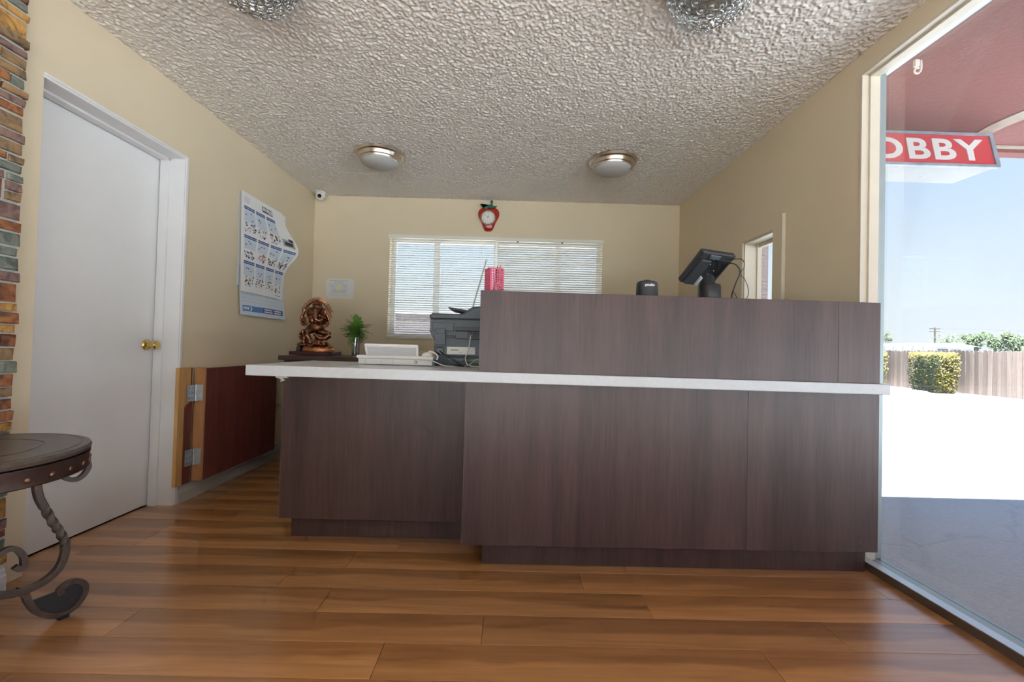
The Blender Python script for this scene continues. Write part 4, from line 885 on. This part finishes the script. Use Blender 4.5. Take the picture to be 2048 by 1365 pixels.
# wall calendar: curved sheets, print follows the paper
L9 = (XL, 3.2, 1.19)
ca = thing('wall_calendar', 'blue and white supplier wall calendar with curling sheets', 'calendar', L9)
def sheet(name, m_, fn, nu, nv, th=0.0012):
    f = MB(); vs_ = [fn(i/nu, j/nv) for j in range(nv+1) for i in range(nu+1)]; k = len(vs_)
    vs2 = [(p[0]-th, p[1], p[2]) for p in vs_]
    fs_ = [(j*(nu+1)+i, j*(nu+1)+i+1, (j+1)*(nu+1)+i+1, (j+1)*(nu+1)+i) for j in range(nv) for i in range(nu)]
    fs_ += [tuple(k+q for q in reversed(t_)) for t_ in fs_]
    bd_ = [i for i in range(nu+1)]+[j*(nu+1)+nu for j in range(1, nv+1)]+[nv*(nu+1)+i for i in range(nu-1, -1, -1)]+[j*(nu+1) for j in range(nv-1, 0, -1)]
    fs_ += [(bd_[i], bd_[(i+1) % len(bd_)], k+bd_[(i+1) % len(bd_)], k+bd_[i]) for i in range(len(bd_))]
    return f.add(vs_+vs2, fs_).build(name, m_, ca, smooth=60)
def s_low(u, v):       # the hanging back sheet
    y = 0.030+0.63*u+0.012*v*0; y = 0.012+(0.625+0.02*(1-v))*u+0.03*(1-v)*1.0; z = 0.005+0.36*v
    return (0.012+0.020*(1-v)*(0.4+0.6*math.sin(PI*u)), y, z)
def s_front(u, v):     # the front sheet, its right edge peeling off the wall near the top
    z = 0.175+0.735*v
    wr = 0.625+0.09*math.exp(-((v-0.58)/0.16)**2)-0.055*max(0, (v-0.72)/0.28)
    wr = wr-0.02*(1-v)
    y = 0.0+wr*u
    peel = 0.085*math.exp(-((v-0.60)/0.22)**2)*u**3
    return (0.024+peel+0.018*(1-v)*(0.5+0.5*math.sin(3*u+1)), y, z)
def s_back(u, v): return (0.006, 0.005+0.665*u, 0.22+0.69*v)
sheet('back_sheet', M['paper'], s_back, 4, 4); sheet('lower_sheet', M['paper2'], s_low, 14, 10); sheet('front_sheet', M['paper'], s_front, 24, 24)
MB().box(0.008, 0.022, 0.165, 0.500, 0.900, 0.915).build('binding_strip', M['cable'], ca, bevel=0.002)
def patch(f, fn, u0, u1, v0, v1, mi, lift=0.0012, nu=3, nv=2):
    vs_ = []
    for j in range(nv+1):
        for i in range(nu+1):
            p = fn(u0+(u1-u0)*i/nu, v0+(v1-v0)*j/nv); vs_.append((p[0]+lift, p[1], p[2]))
    f.add(vs_, [(j*(nu+1)+i, j*(nu+1)+i+1, (j+1)*(nu+1)+i+1, (j+1)*(nu+1)+i) for j in range(nv) for i in range(nu)], mi)
f = MB(); rc = random.Random(21)
PM = [M['inkb'], M['paper2'], M['inkk'], M['inkr'], M['inky'], M['inkl'], M['inkbl'], M['paper']]
cols = [(0.05, 0.27), (0.30, 0.50), (0.53, 0.73), (0.76, 0.96)]
rows = [(0.595, 0.865), (0.335, 0.575), (0.060, 0.315)]
for r_, (va, vb) in enumerate(rows):
    for c_, (ua, ub) in enumerate(cols):
        top = vb-0.010*c_*0
        if r_ == 0 and c_ == 3:
            patch(f, s_front, ua, ub, va+0.02, va+0.10, 5, 0.001); patch(f, s_front, ua+0.03, ub-0.03, va+0.035, va+0.075, 2, 0.0022); patch(f, s_front, ua+0.12, ub, va+0.085, va+0.115, 2, 0.0022); patch(f, s_front, ub-0.04, ub-0.02, va+0.012, va+0.028, 3, 0.0022)
            continue
        patch(f, s_front, ua, ub, top-0.014, top, 0); patch(f, s_front, ua, ub, top-0.032, top-0.018, 0)
        patch(f, s_front, ua, ub, va+(vb-va)*0.42, top-0.036, 1, 0.0010)
        for i in range(7):
            v_ = va+(vb-va)*(0.46+0.055*i); patch(f, s_front, ua+0.01, ub-0.01, v_, v_+0.0022, 5, 0.0016, 2, 1)
        for i in range(26):
            u_ = rc.uniform(ua, ub-0.03); v_ = rc.uniform(va, va+(vb-va)*0.38); w_, h_ = rc.uniform(0.008, 0.035), rc.uniform(0.006, 0.022)
            mi = rc.choices([2, 5, 3, 4, 6], [6, 7, 1, 1, 0.6])[0]
            if (r_, c_) == (1, 1): mi = 3 if v_ > va+(vb-va)*0.22 else mi
            patch(f, s_front, u_, min(u_+w_, ub), v_, min(v_+h_, va+(vb-va)*0.42), mi, 0.0014+0.0001*i, 1, 1)
        for i in range(3):
            u_ = rc.uniform(ua+0.02, ub-0.04); v_ = rc.uniform(va+(vb-va)*0.5, vb-0.06); patch(f, s_front, u_, u_+0.022, v_, v_+0.010, 2, 0.002, 1, 1)
# header box with pale lettering
patch(f, s_front, 0.45, 0.70, 0.895, 0.955, 2, 0.0012); patch(f, s_front, 0.45, 0.58, 0.895, 0.907, 0, 0.002)
for i in range(7): patch(f, s_front, 0.462+0.034*i, 0.484+0.034*i, 0.912 if i < 4 else 0.902, 0.948, 7, 0.0022, 1, 1)
for i in range(4): patch(f, s_front, 0.05, 0.16+0.02*(i % 2), 0.90+0.016*i, 0.905+0.016*i, 5, 0.0012, 2, 1)
patch(f, s_front, 0.80, 0.95, 0.028, 0.034, 0, 0.0012)
# back sheet figures showing on the right, lower sheet figures and banner
for i in range(9): patch(f, s_back, 0.90+0.02*(i % 3), 0.91+0.02*(i % 3), 0.72+0.06*(i//3), 0.735+0.06*(i//3), 5, 0.001, 1, 1)
for r_ in range(3):
    for c_ in range(20):
        if c_ in (9, 10): continue
        patch(f, s_low, 0.05+0.045*c_, 0.062+0.045*c_, 0.28+0.075*r_, 0.30+0.075*r_, 5, 0.001, 1, 1)
patch(f, s_low, 0.04, 0.44, 0.085, 0.205, 6, 0.001, 4, 2); patch(f, s_low, 0.44, 0.94, 0.085, 0.205, 0, 0.001, 4, 2)
for i in range(2):
    for j in range(2): patch(f, s_low, 0.47+0.23*i, 0.66+0.23*i, 0.105+0.05*j, 0.130+0.05*j, 7, 0.0016, 2, 1)
for i in range(4): patch(f, s_low, 0.055+0.028*i, 0.075+0.028*i, 0.120, 0.175, 7, 0.0016, 1, 1)
for (ua, va_, ub, vb_) in ((0.175, 0.19, 0.20, 0.145), (0.175, 0.10, 0.20, 0.145)):
    p = [s_low(ua, va_), s_low(ua+0.025, va_), s_low(ub+0.02, vb_), s_low(ub, vb_)]; f.add([(q[0]+0.0018, q[1], q[2]) for q in p], [(0, 1, 2, 3)], 7)
pp_ = f.build('print', PM, ca, fix=False); pp_['kind'] = 'stuff'

L10 = (-1.90, YB-0.10, H)
se = thing('security_camera', 'small white dome security camera in the ceiling corner', 'camera', L10)
f = MB(); f.lathe([(0.0, 0.0), (0.050, 0.0), (0.050, -0.014), (0.042, -0.020), (0.0, -0.020)], seg=28); f.build('mount', M['plasw'], se, smooth=40)
f = MB(); f.ball((0.01, -0.01, -0.045), 0.045, 24, 16); f.build('eyeball', M['plasw'], se, smooth=60)
f = MB(); f.tube([(0.014, -0.045, -0.056), (0.016, -0.056, -0.062)], [0.020, 0.0175], 20); f.build('lens', M['lens'], se, smooth=40)
f = MB(); f.ball((0.030, -0.045, -0.022), 0.004, 8, 6); f.build('sensor', M['lens'], se)

# ------------------------------------------------------------------ ceiling lights
def flush(x, y, label):
    t = thing('ceiling_light', label, 'ceiling light', (x, y, H), 0, 'brushed nickel dome lights')
    f = MB(); f.lathe([(0.0, 0.0), (0.190, 0.0), (0.192, -0.006), (0.182, -0.022), (0.168, -0.028), (0.164, -0.036), (0.158, -0.052), (0.150, -0.056), (0.147, -0.066), (0.0, -0.066)], seg=56); f.build('pan', M['nickel'], t, smooth=28)
    f = MB(); f.lathe([(0.143, -0.060), (0.145, -0.068), (0.138, -0.080), (0.115, -0.096), (0.080, -0.108), (0.040, -0.114), (0.0, -0.116)], seg=56); f.build('glass_dome', M['frost'], t, smooth=60)
flush(-1.045, 3.44, 'brushed nickel flush light with frosted dome near the calendar wall')
flush(0.785, 3.44, 'brushed nickel flush light with frosted dome near the window wall')
def chand(x, y, label):
    t = thing('crystal_ceiling_light', label, 'ceiling light', (x, y, H), 0, 'crystal ring ceiling lights')
    f = MB(); f.lathe([(0.0, 0.0), (0.165, 0.0), (0.168, -0.01), (0.165, -0.024), (0.0, -0.024)], seg=48); f.build('canopy', M['chrome'], t, smooth=30)
    RD, DP = 0.168, 0.150
    f = MB(); g = MB()
    def P(th, a): return Vector((RD*math.sin(th)*math.cos(a), RD*math.sin(th)*math.sin(a), -0.022-DP*math.cos(th)))
    for i, th in enumerate([0.20, 0.42, 0.64, 0.86, 1.08, 1.30, 1.50]):
        nn_ = max(6, int(2*PI*math.sin(th)/0.215))
        for j in range(nn_):
            a = 2*PI*(j+0.5*(i % 2))/nn_; c_ = P(th, a); n_ = Vector((c_.x/RD, c_.y/RD, (c_.z+0.022)/DP)).normalized()
            u_ = n_.cross(Vector((0, 0, 1))).normalized(); v_ = n_.cross(u_); rr_ = 0.0165
            f.tube([c_+u_*math.cos(2*PI*q/14)*rr_+v_*math.sin(2*PI*q/14)*rr_ for q in range(14)], 0.0016, 5, closed=True)
            g.ball(c_+n_*0.001, (0.010, 0.010, 0.010), 8, 6)
    for th in (0.31, 0.75, 1.19, 1.5): f.tube([P(th, 2*PI*q/48) for q in range(48)], 0.0018, 5, closed=True)
    f.build('ring_basket', M['chrome'], t, smooth=60, fix=False); g.build('crystal_beads', M['crystal'], t, smooth=60, fix=False)
    f = MB(); f.lathe([(0.0, -0.158), (0.010, -0.165), (0.014, -0.176), (0.010, -0.187), (0.004, -0.192), (0.0, -0.196)], seg=16); f.build('finial', M['chrome'], t, smooth=50)
    f = MB(); f.box(-0.182, -0.150, -0.012, 0.012, -0.024, -0.004); f.build('screw_tab', M['aludark'], t)
chand(0.780, 1.735, 'crystal ring dome light at the top nearer the shop window')
chand(-1.055, 1.740, 'crystal ring dome light at the top nearer the door')

# ------------------------------------------------------------------ round side table
LT = (-1.647, 1.33, 0.0)
tb = thing('side_table', 'round dark wood side table with scrolled wrought iron legs', 'side table', LT)
f = MB(); f.lathe([(0.0, 0.619), (0.290, 0.619), (0.300, 0.624), (0.302, 0.634), (0.298, 0.642), (0.288, 0.645), (0.281, 0.6445), (0.278, 0.642), (0.275, 0.6445), (0.190, 0.6445), (0.187, 0.642), (0.182, 0.642), (0.179, 0.6445), (0.0, 0.6445)], seg=72); f.build('top', M['tabtop'], tb, smooth=30)
f = MB(); f.lathe([(0.286, 0.562), (0.294, 0.562), (0.298, 0.566), (0.298, 0.604), (0.300, 0.612), (0.300, 0.618), (0.286, 0.618), (0.286, 0.562)], seg=72); f.build('apron_ring', M['apron'], tb, smooth=30)
rv = MB().ball((0, 0, 0), (0.004, 0.0085, 0.0075), 10, 8).build('rivet', M['rivet'], tb, smooth=60)
rv.location = (0.299, 0, 0.586)
for i in range(1, 30):
    a = 2*PI*i/30; inst(rv, tb, (0.299*math.cos(a), 0.299*math.sin(a), 0.586), (0, 0, a))
main = [(0.205, 0.585), (0.193, 0.535), (0.190, 0.495), (0.197, 0.450), (0.212, 0.410), (0.236, 0.351), (0.258, 0.305), (0.272, 0.258), (0.269, 0.214), (0.250, 0.176), (0.210, 0.153), (0.161, 0.150), (0.112, 0.163), (0.06, 0.185), (0.02, 0.20)]
foot = [(0.150, 0.160), (0.172, 0.135), (0.182, 0.105), (0.203, 0.062), (0.240, 0.028), (0.279, 0.016), (0.312, 0.028), (0.333, 0.058), (0.332, 0.090), (0.310, 0.114), (0.284, 0.118), (0.262, 0.104), (0.268, 0.088)]
inner = [(0.03, 0.22), (0.07, 0.265), (0.105, 0.293), (0.127, 0.303), (0.147, 0.295), (0.164, 0.265), (0.166, 0.235), (0.156, 0.226), (0.145, 0.240)]
brk = [(0.294, 0.570), (0.320, 0.552), (0.330, 0.524), (0.320, 0.499), (0.300, 0.484), (0.275, 0.489), (0.252, 0.513), (0.262, 0.527)]
P3 = lambda l: [(s_, 0, z) for s_, z in l]
def sq(pts, r, tw=None):       # square bar
    return MB().tube(pts, r, 4, twist=[PI/4+(tw[i] if tw else 0) for i in range(len(pts))])
for kk, th in enumerate((70, 215, 322)):
    if kk == 0:
        mp_ = smoothpath(P3(main), 8); n_ = len(mp_)
        tw = []
        for i, p in enumerate(mp_):
            t_ = i/(n_-1); q = min(max((t_-4/14)/(3/14), 0), 1); tw.append(q*2*PI*1.25)
        lg = sq(mp_, 0.0155, tw).build('leg', M['iron'], tb, bevel=0.003)
        subs = [sq(smoothpath(P3(foot), 6), 0.0125).build('foot_scroll', M['iron'], lg, bevel=0.003),
                sq(smoothpath(P3(inner), 6), 0.0115).build('inner_scroll', M['iron'], lg, bevel=0.003),
                sq(smoothpath(P3(brk), 6), 0.0105).build('rim_scroll', M['iron'], lg, bevel=0.003)]
        fp = [(p.x, p.z) for p in smoothpath(P3(foot[2:12]), 4)]
        subs.append(MB().prism(fp, -0.004, 0.004, 'Y').build('foot_plate', M['char2'], lg))
        subs.append(MB().box(0.262, 0.288, -0.011, 0.011, 0.0, 0.012).build('foot_pad', M['blk'], lg))
        lg.rotation_euler = (0, 0, math.radians(th)); L_first = lg
    else:
        lg = inst(L_first, tb, (0, 0, 0), (0, 0, math.radians(th)))
        for s_ in subs: inst(s_, lg)

# ------------------------------------------------------------------ outdoors
GZ = -0.19
g = MB().box(-60, 240, -60, 240, GZ-0.3, GZ).build('ground', M['asph']); struct(g, 'pale asphalt parking lot outside the window')
struct(MB().box(-9, 9, -7.5, YF-TH-0.01, GZ-0.1, GZ+0.05).build('bounce_slab', M['conc']), 'pale concrete slab added out of view to bounce sunlight indoors')  # unseen slab added to bounce sunlight up to the ceiling
# porch roof with red soffit
SZ = 2.487
pr_ = sempty('porch_roof', 'red stucco soffit over the asphalt outside the window', (0, 0, 0))
MB().box(XR+TR+0.005, 4.75, -3.4, 3.02, SZ, SZ+0.30).build('soffit', M['soffit'], pr_)
MB().box(XR+TR+0.005, 4.75, 3.02, 3.10, SZ-0.035, SZ+0.34).build('fascia', M['soffit'], pr_)
MB().box(XR+TR+0.005, 4.75, 2.99, 3.019, SZ-0.012, SZ+0.001).build('drip_edge', M['bare'], pr_)
f = MB(); rj = random.Random(2); ly = [2.98-0.12*i for i in range(40)]
vs_ = [(3.02+rj.uniform(-0.012, 0.012), y, 0) for y in ly]+[(3.12+rj.uniform(-0.012, 0.012), y, 0) for y in ly]; n_ = len(ly)
for i in range(n_-1):
    a, b_, c_, d_ = vs_[i], vs_[n_+i], vs_[n_+i+1], vs_[i+1]
    f.hexa([(*q[:2], SZ-0.006) for q in (a, b_, c_, d_)]+[(*q[:2], SZ) for q in (a, b_, c_, d_)])
f.build('bare_strip', M['bare'], pr_)
hk = thing('soffit_hook', 'small pale hook bracket hanging from the red soffit', 'hook', (2.00, 2.155, SZ))
MB().box(-0.012, 0.010, -0.008, 0.008, -0.034, 0.0).build('plate', M['lampw'], hk, bevel=0.002)
MB().tube(smoothpath([(0.022, 0, 0.0), (0.024, 0, -0.03), (0.020, 0, -0.055), (0.004, 0, -0.068), (-0.010, 0, -0.060), (-0.006, 0, -0.044), (0.012, 0, -0.040)], 5), 0.0045, 7).build('hook_wire', M['lampw'], hk, smooth=60)
# sign
LS = (2.60, 2.83, SZ)
sg = thing('lobby_sign', 'red lightbox sign reading LOBBY hanging under the soffit', 'sign', LS)
sx0, sx1, sz0 = 1.93-2.60, 3.135-2.60, -0.248
MB().box(sx0+0.01, sx1-0.02, 0.02, 0.290, sz0+0.004, -0.001).build('cabinet', M['signu'], sg, bevel=0.003)
f = MB(); f.box(sx0, sx1, 0, 0.03, -0.020, -0.001); f.box(sx0, sx1, 0, 0.03, sz0, sz0+0.019); f.box(sx0, sx0+0.022, 0, 0.03, sz0+0.019, -0.020); f.box(sx1-0.026, sx1, 0, 0.03, sz0+0.019, -0.020)
f.build('frame', M['signf'], sg, bevel=0.003)
MB().box(sx0+0.022, sx1-0.026, 0.008, 0.02, sz0+0.019, -0.020).build('face', M['signred'], sg)
tx = text_obj('LOBBY', 0.205, 0.002, 'lettering', M['signw'], sg, (3.045-2.60, 0.006, sz0+0.052), (PI/2, 0, 0), 0.0055, 'RIGHT', 1.34, 1.10)
for x, y in ((0.02, 0.06), (0.18, 0.14), (0.19, 0.19), (0.33, 0.06), (-0.20, 0.14), (-0.1, 0.05)): MB().ball((x, y, sz0+0.004), (0.005, 0.005, 0.002), 8, 6).build('screw', M['signf'], sg)
sh_ = Matrix.Identity(4); sh_[1][2] = 0.20          # the face leans out at the bottom
for ch in list(sg.children):
    ch.data.transform(ch.matrix_basis); ch.matrix_basis = Matrix.Identity(4); ch.data.transform(sh_)
# pier outside the small window
struct(MB().box(XR+TR+0.005, 2.025, 3.43, 3.62, GZ, 3.0).build('trim_1', M['ext']), 'mauve stucco pier outside the small window')
struct(MB().box(XR+TR+0.001, XR+TR+0.004, 3.25, YB+TH, GZ, 3.0).build('wall_exterior', M['ext']))
# fence along the lot
FX = 16.1
fe = thing('picket_fence', 'weathered cedar board fence along the parking lot', 'fence', (FX, 16, GZ))
FHT = 1.50
for z in (0.35, 1.15): MB().box(0.03, 0.07, -9, 14, z, z+0.09).build('fence_rail', M['fence'], fe)
pw = 0.143; src = []
for v in range(3):
    hgt = FHT+(v-1)*0.018
    f = MB(); f.prism([(-pw/2+0.004, 0), (pw/2-0.004, 0), (pw/2-0.004, hgt-0.03), (pw/2-0.03, hgt), (-pw/2+0.03, hgt), (-pw/2+0.004, hgt-0.03)], 0.0, 0.02, 'X'); src.append(f)
so = [None]*3; rf = random.Random(8)
for i in range(160):
    v = rf.randrange(3)
    if so[v] is None: so[v] = o = src[v].build('picket', M['fence'], fe)
    else: o = so[v].copy(); C.objects.link(o)
    o.location = (rf.uniform(-0.006, 0.006), -9+i*pw, 0.01); o.rotation_euler = (rf.uniform(-0.006, 0.006), 0, 0)
def hedge(label, y0, y1, x0, x1, hgt, seed, nleaf):
    t = thing('hedge', label, 'hedge', ((x0+x1)/2, (y0+y1)/2, GZ)); rg = random.Random(seed); f = MB(); hx, hy = (x1-x0)/2, (y1-y0)/2
    f.ball((0, 0, hgt*0.5), (hx*0.86, hy*0.88, hgt*0.49), 16, 12); cv = []
    for x, y, z in f.v:
        q = Vector((x/(hx*0.86), y/(hy*0.88), (z-hgt*0.5)/(hgt*0.49))); mx_ = max(abs(q.x), abs(q.y), abs(q.z), 1e-6); ln = q.length; q = q*(0.55+0.45*ln/mx_) if ln > 1e-6 else q
        cv.append((q.x*hx*0.84, q.y*hy*0.84, hgt*0.5+q.z*hgt*0.46))
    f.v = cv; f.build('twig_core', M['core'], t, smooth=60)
    f = MB()
    for i in range(nleaf):
        q = Vector((rg.uniform(-1, 1), rg.uniform(-1, 1), rg.uniform(-1, 1))); ax_ = rg.randrange(3); q[ax_] = rg.choice([-1, 1])
        l6 = (abs(q.x)**14+abs(q.y)**14+abs(q.z)**14)**(1/14); q = q/l6*rg.uniform(0.86, 1.03)
        tap = 0.86+0.14*min(1, (q.z+1)/1.1)
        p = Vector((q.x*hx*tap, q.y*hy*tap, hgt*0.5+q.z*hgt*0.5)); 
        if p.z < 0.02: p.z = 0.02
        d1 = Vector((rg.gauss(0, 1), rg.gauss(0, 1), rg.gauss(0, 1))).normalized(); d2 = d1.orthogonal().normalized(); s_ = rg.uniform(0.022, 0.045)
        mi = 1 if (q.z > 0.72 or (q.y < -0.75 and rg.random() < 0.8) or rg.random() < 0.22) else 0  # sunlight painted as yellow leaves on top and near side, some scattered
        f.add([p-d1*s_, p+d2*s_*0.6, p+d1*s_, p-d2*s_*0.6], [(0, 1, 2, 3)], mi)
    f.build('foliage', [M['hedge'], M['hedgelit']], t, fix=False)
hedge('clipped yellow green hedge block in front of the fence', 15.05, 16.35, 14.9, 15.65, 1.42, 4, 7000)
hedge('yellow green hedge partly hidden behind the window frame', 17.95, 19.9, 14.9, 15.65, 1.46, 5, 7000)
def stop(label, y0, y1):
    t = thing('wheel_stop', label, 'wheel stop', (13.75, (y0+y1)/2, GZ), 0, 'concrete wheel stops'); h_ = (y1-y0)/2
    f = MB(); f.prism([(-0.09, 0), (0.09, 0), (0.09, 0.06), (0.06, 0.125), (-0.06, 0.125), (-0.09, 0.06)], -h_, h_, 'Y'); f.build('block', M['conc'], t, bevel=0.015)
    for y in (-h_*0.6, h_*0.6): MB().lathe([(0.0, 0.124), (0.014, 0.124), (0.014, 0.130), (0.0, 0.130)], (0, y, 0), 12).build('anchor_pin', M['aludark'], t)
stop('white concrete wheel stop before the hedge block', 14.35, 16.3); stop('white concrete wheel stop before the bare fence', 10.9, 12.75)
# neighbouring building, trees, pole
def bldg(name, label, x0, x1, y0, y1, hgt, ridge, wins):
    c_ = ((x0+x1)/2, (y0+y1)/2, GZ); t = thing(name, label, 'building', c_); hx, hy = (x1-x0)/2, (y1-y0)/2
    MB().box(-hx, hx, -hy, hy, 0, hgt).build('walls', M['bldw'], t)
    MB().prism([(-hx-0.4, hgt+0.002), (hx+0.4, hgt+0.002), (0, hgt+ridge)], -hy-0.4, hy+0.4, 'Y').build('roof', M['bldr'], t)
    for (xa, xb, za, zb_) in wins: 
        wv = MB().box(xa, xb, -hy-0.06, -hy+0.02, za, zb_).build('window', M['bldw'], t); MB().box(xa+0.12, xb-0.12, -hy-0.08, -hy-0.05, za+0.12, zb_-0.12).build('pane', M['dark'], wv)
    for i in range(24): MB().box(-hx-0.05, -hx+0.01, -hy+i*2*hy/24, -hy+i*2*hy/24+0.14, 0.02, hgt-0.02).build('siding_batten', M['bldr'], t)
    return t
bldg('white_building', 'long low white metal building beyond the fence', 56.6, 61.9, 58, 95, 2.95, 0.5, ((-2.4, -0.75, 1.7, 2.7), (-0.45, 1.0, 1.7, 2.65), (1.25, 2.5, 1.7, 2.55)))
def tree(label, x, y, hgt, rad, seed, n_):
    t = thing('tree', label, 'tree', (x, y, GZ), 0, 'trees beyond the fence'); rg = random.Random(seed)
    MB().tube([(0, 0, 0), (0.1, 0, hgt*0.5), (0, 0.1, hgt*0.8)], [rad*0.12, rad*0.09, rad*0.03], 8).build('trunk', M['trunk'], t, smooth=60)
    cl_ = [(Vector((rg.gauss(0, 0.5)*rad, rg.gauss(0, 0.5)*rad, hgt*rg.uniform(0.45, 0.88))), rad*rg.uniform(0.3, 0.55)) for _ in range(9)]
    f = MB()
    for i in range(n_):
        c_, r_ = rg.choice(cl_); p = c_+Vector((rg.gauss(0, 1), rg.gauss(0, 1), rg.gauss(0, 0.8))).normalized()*r_*rg.uniform(0.5, 1); d1 = Vector((rg.gauss(0, 1), rg.gauss(0, 1), rg.gauss(0, 1))).normalized(); d2 = d1.orthogonal(); s_ = rad*rg.uniform(0.05, 0.11)
        f.add([p-d1*s_, p+d2*s_*0.6, p+d1*s_, p-d2*s_*0.6], [(0, 1, 2, 3)])
    f.build('crown', M['tree'], t, fix=False)
tree('bushy tree just right of the white building', 66.3, 61.7, 5.4, 1.6, 1, 1300)
tree('broad pale tree in the middle of the tree line', 78.4, 70.3, 6.4, 2.3, 2, 1700)
tree('green tree at the right end of the tree line', 73.2, 63.3, 5.5, 1.9, 3, 1500)
tree('thin tree between the pole and the white building', 92.5, 92.0, 7.2, 2.4, 4, 450)
tree('tall tree at the edge of the window frame', 68.0, 79.4, 6.9, 1.3, 6, 900)
LP = (105.0, 107.5, GZ)
po = thing('utility_pole', 'wooden utility pole with two cross arms and wires', 'utility pole', LP)
MB().tube([(0, 0, 0), (0, 0, 9.0)], [0.22, 0.17], 10).build('pole', M['trunk'], po, smooth=60)
for z in (8.6, 7.9): MB().box(-1.3, 1.3, -0.1, 0.1, z, z+0.18).build('cross_arm', M['trunk'], po)
for z in (8.8,):
    for s_ in (-1, 1): MB().tube([(s_*1.2, 0, z), (s_*1.2+16, -5.6, z-0.5), (s_*1.2+32, -11.2, z-0.9)], 0.02, 5).build('wire', M['trunk'], po)
# low wall outside the back window
bwal = thing('garden_wall', 'mauve stucco garden wall outside the back window', 'wall', (-2, 14, GZ))
MB().box(-10, 10, -0.1, 0.1, 0, 2.2).build('wall_body', M['ext'], bwal); MB().box(-10.05, 10.05, -0.15, 0.15, 2.2, 2.28).build('coping', M['conc'], bwal)
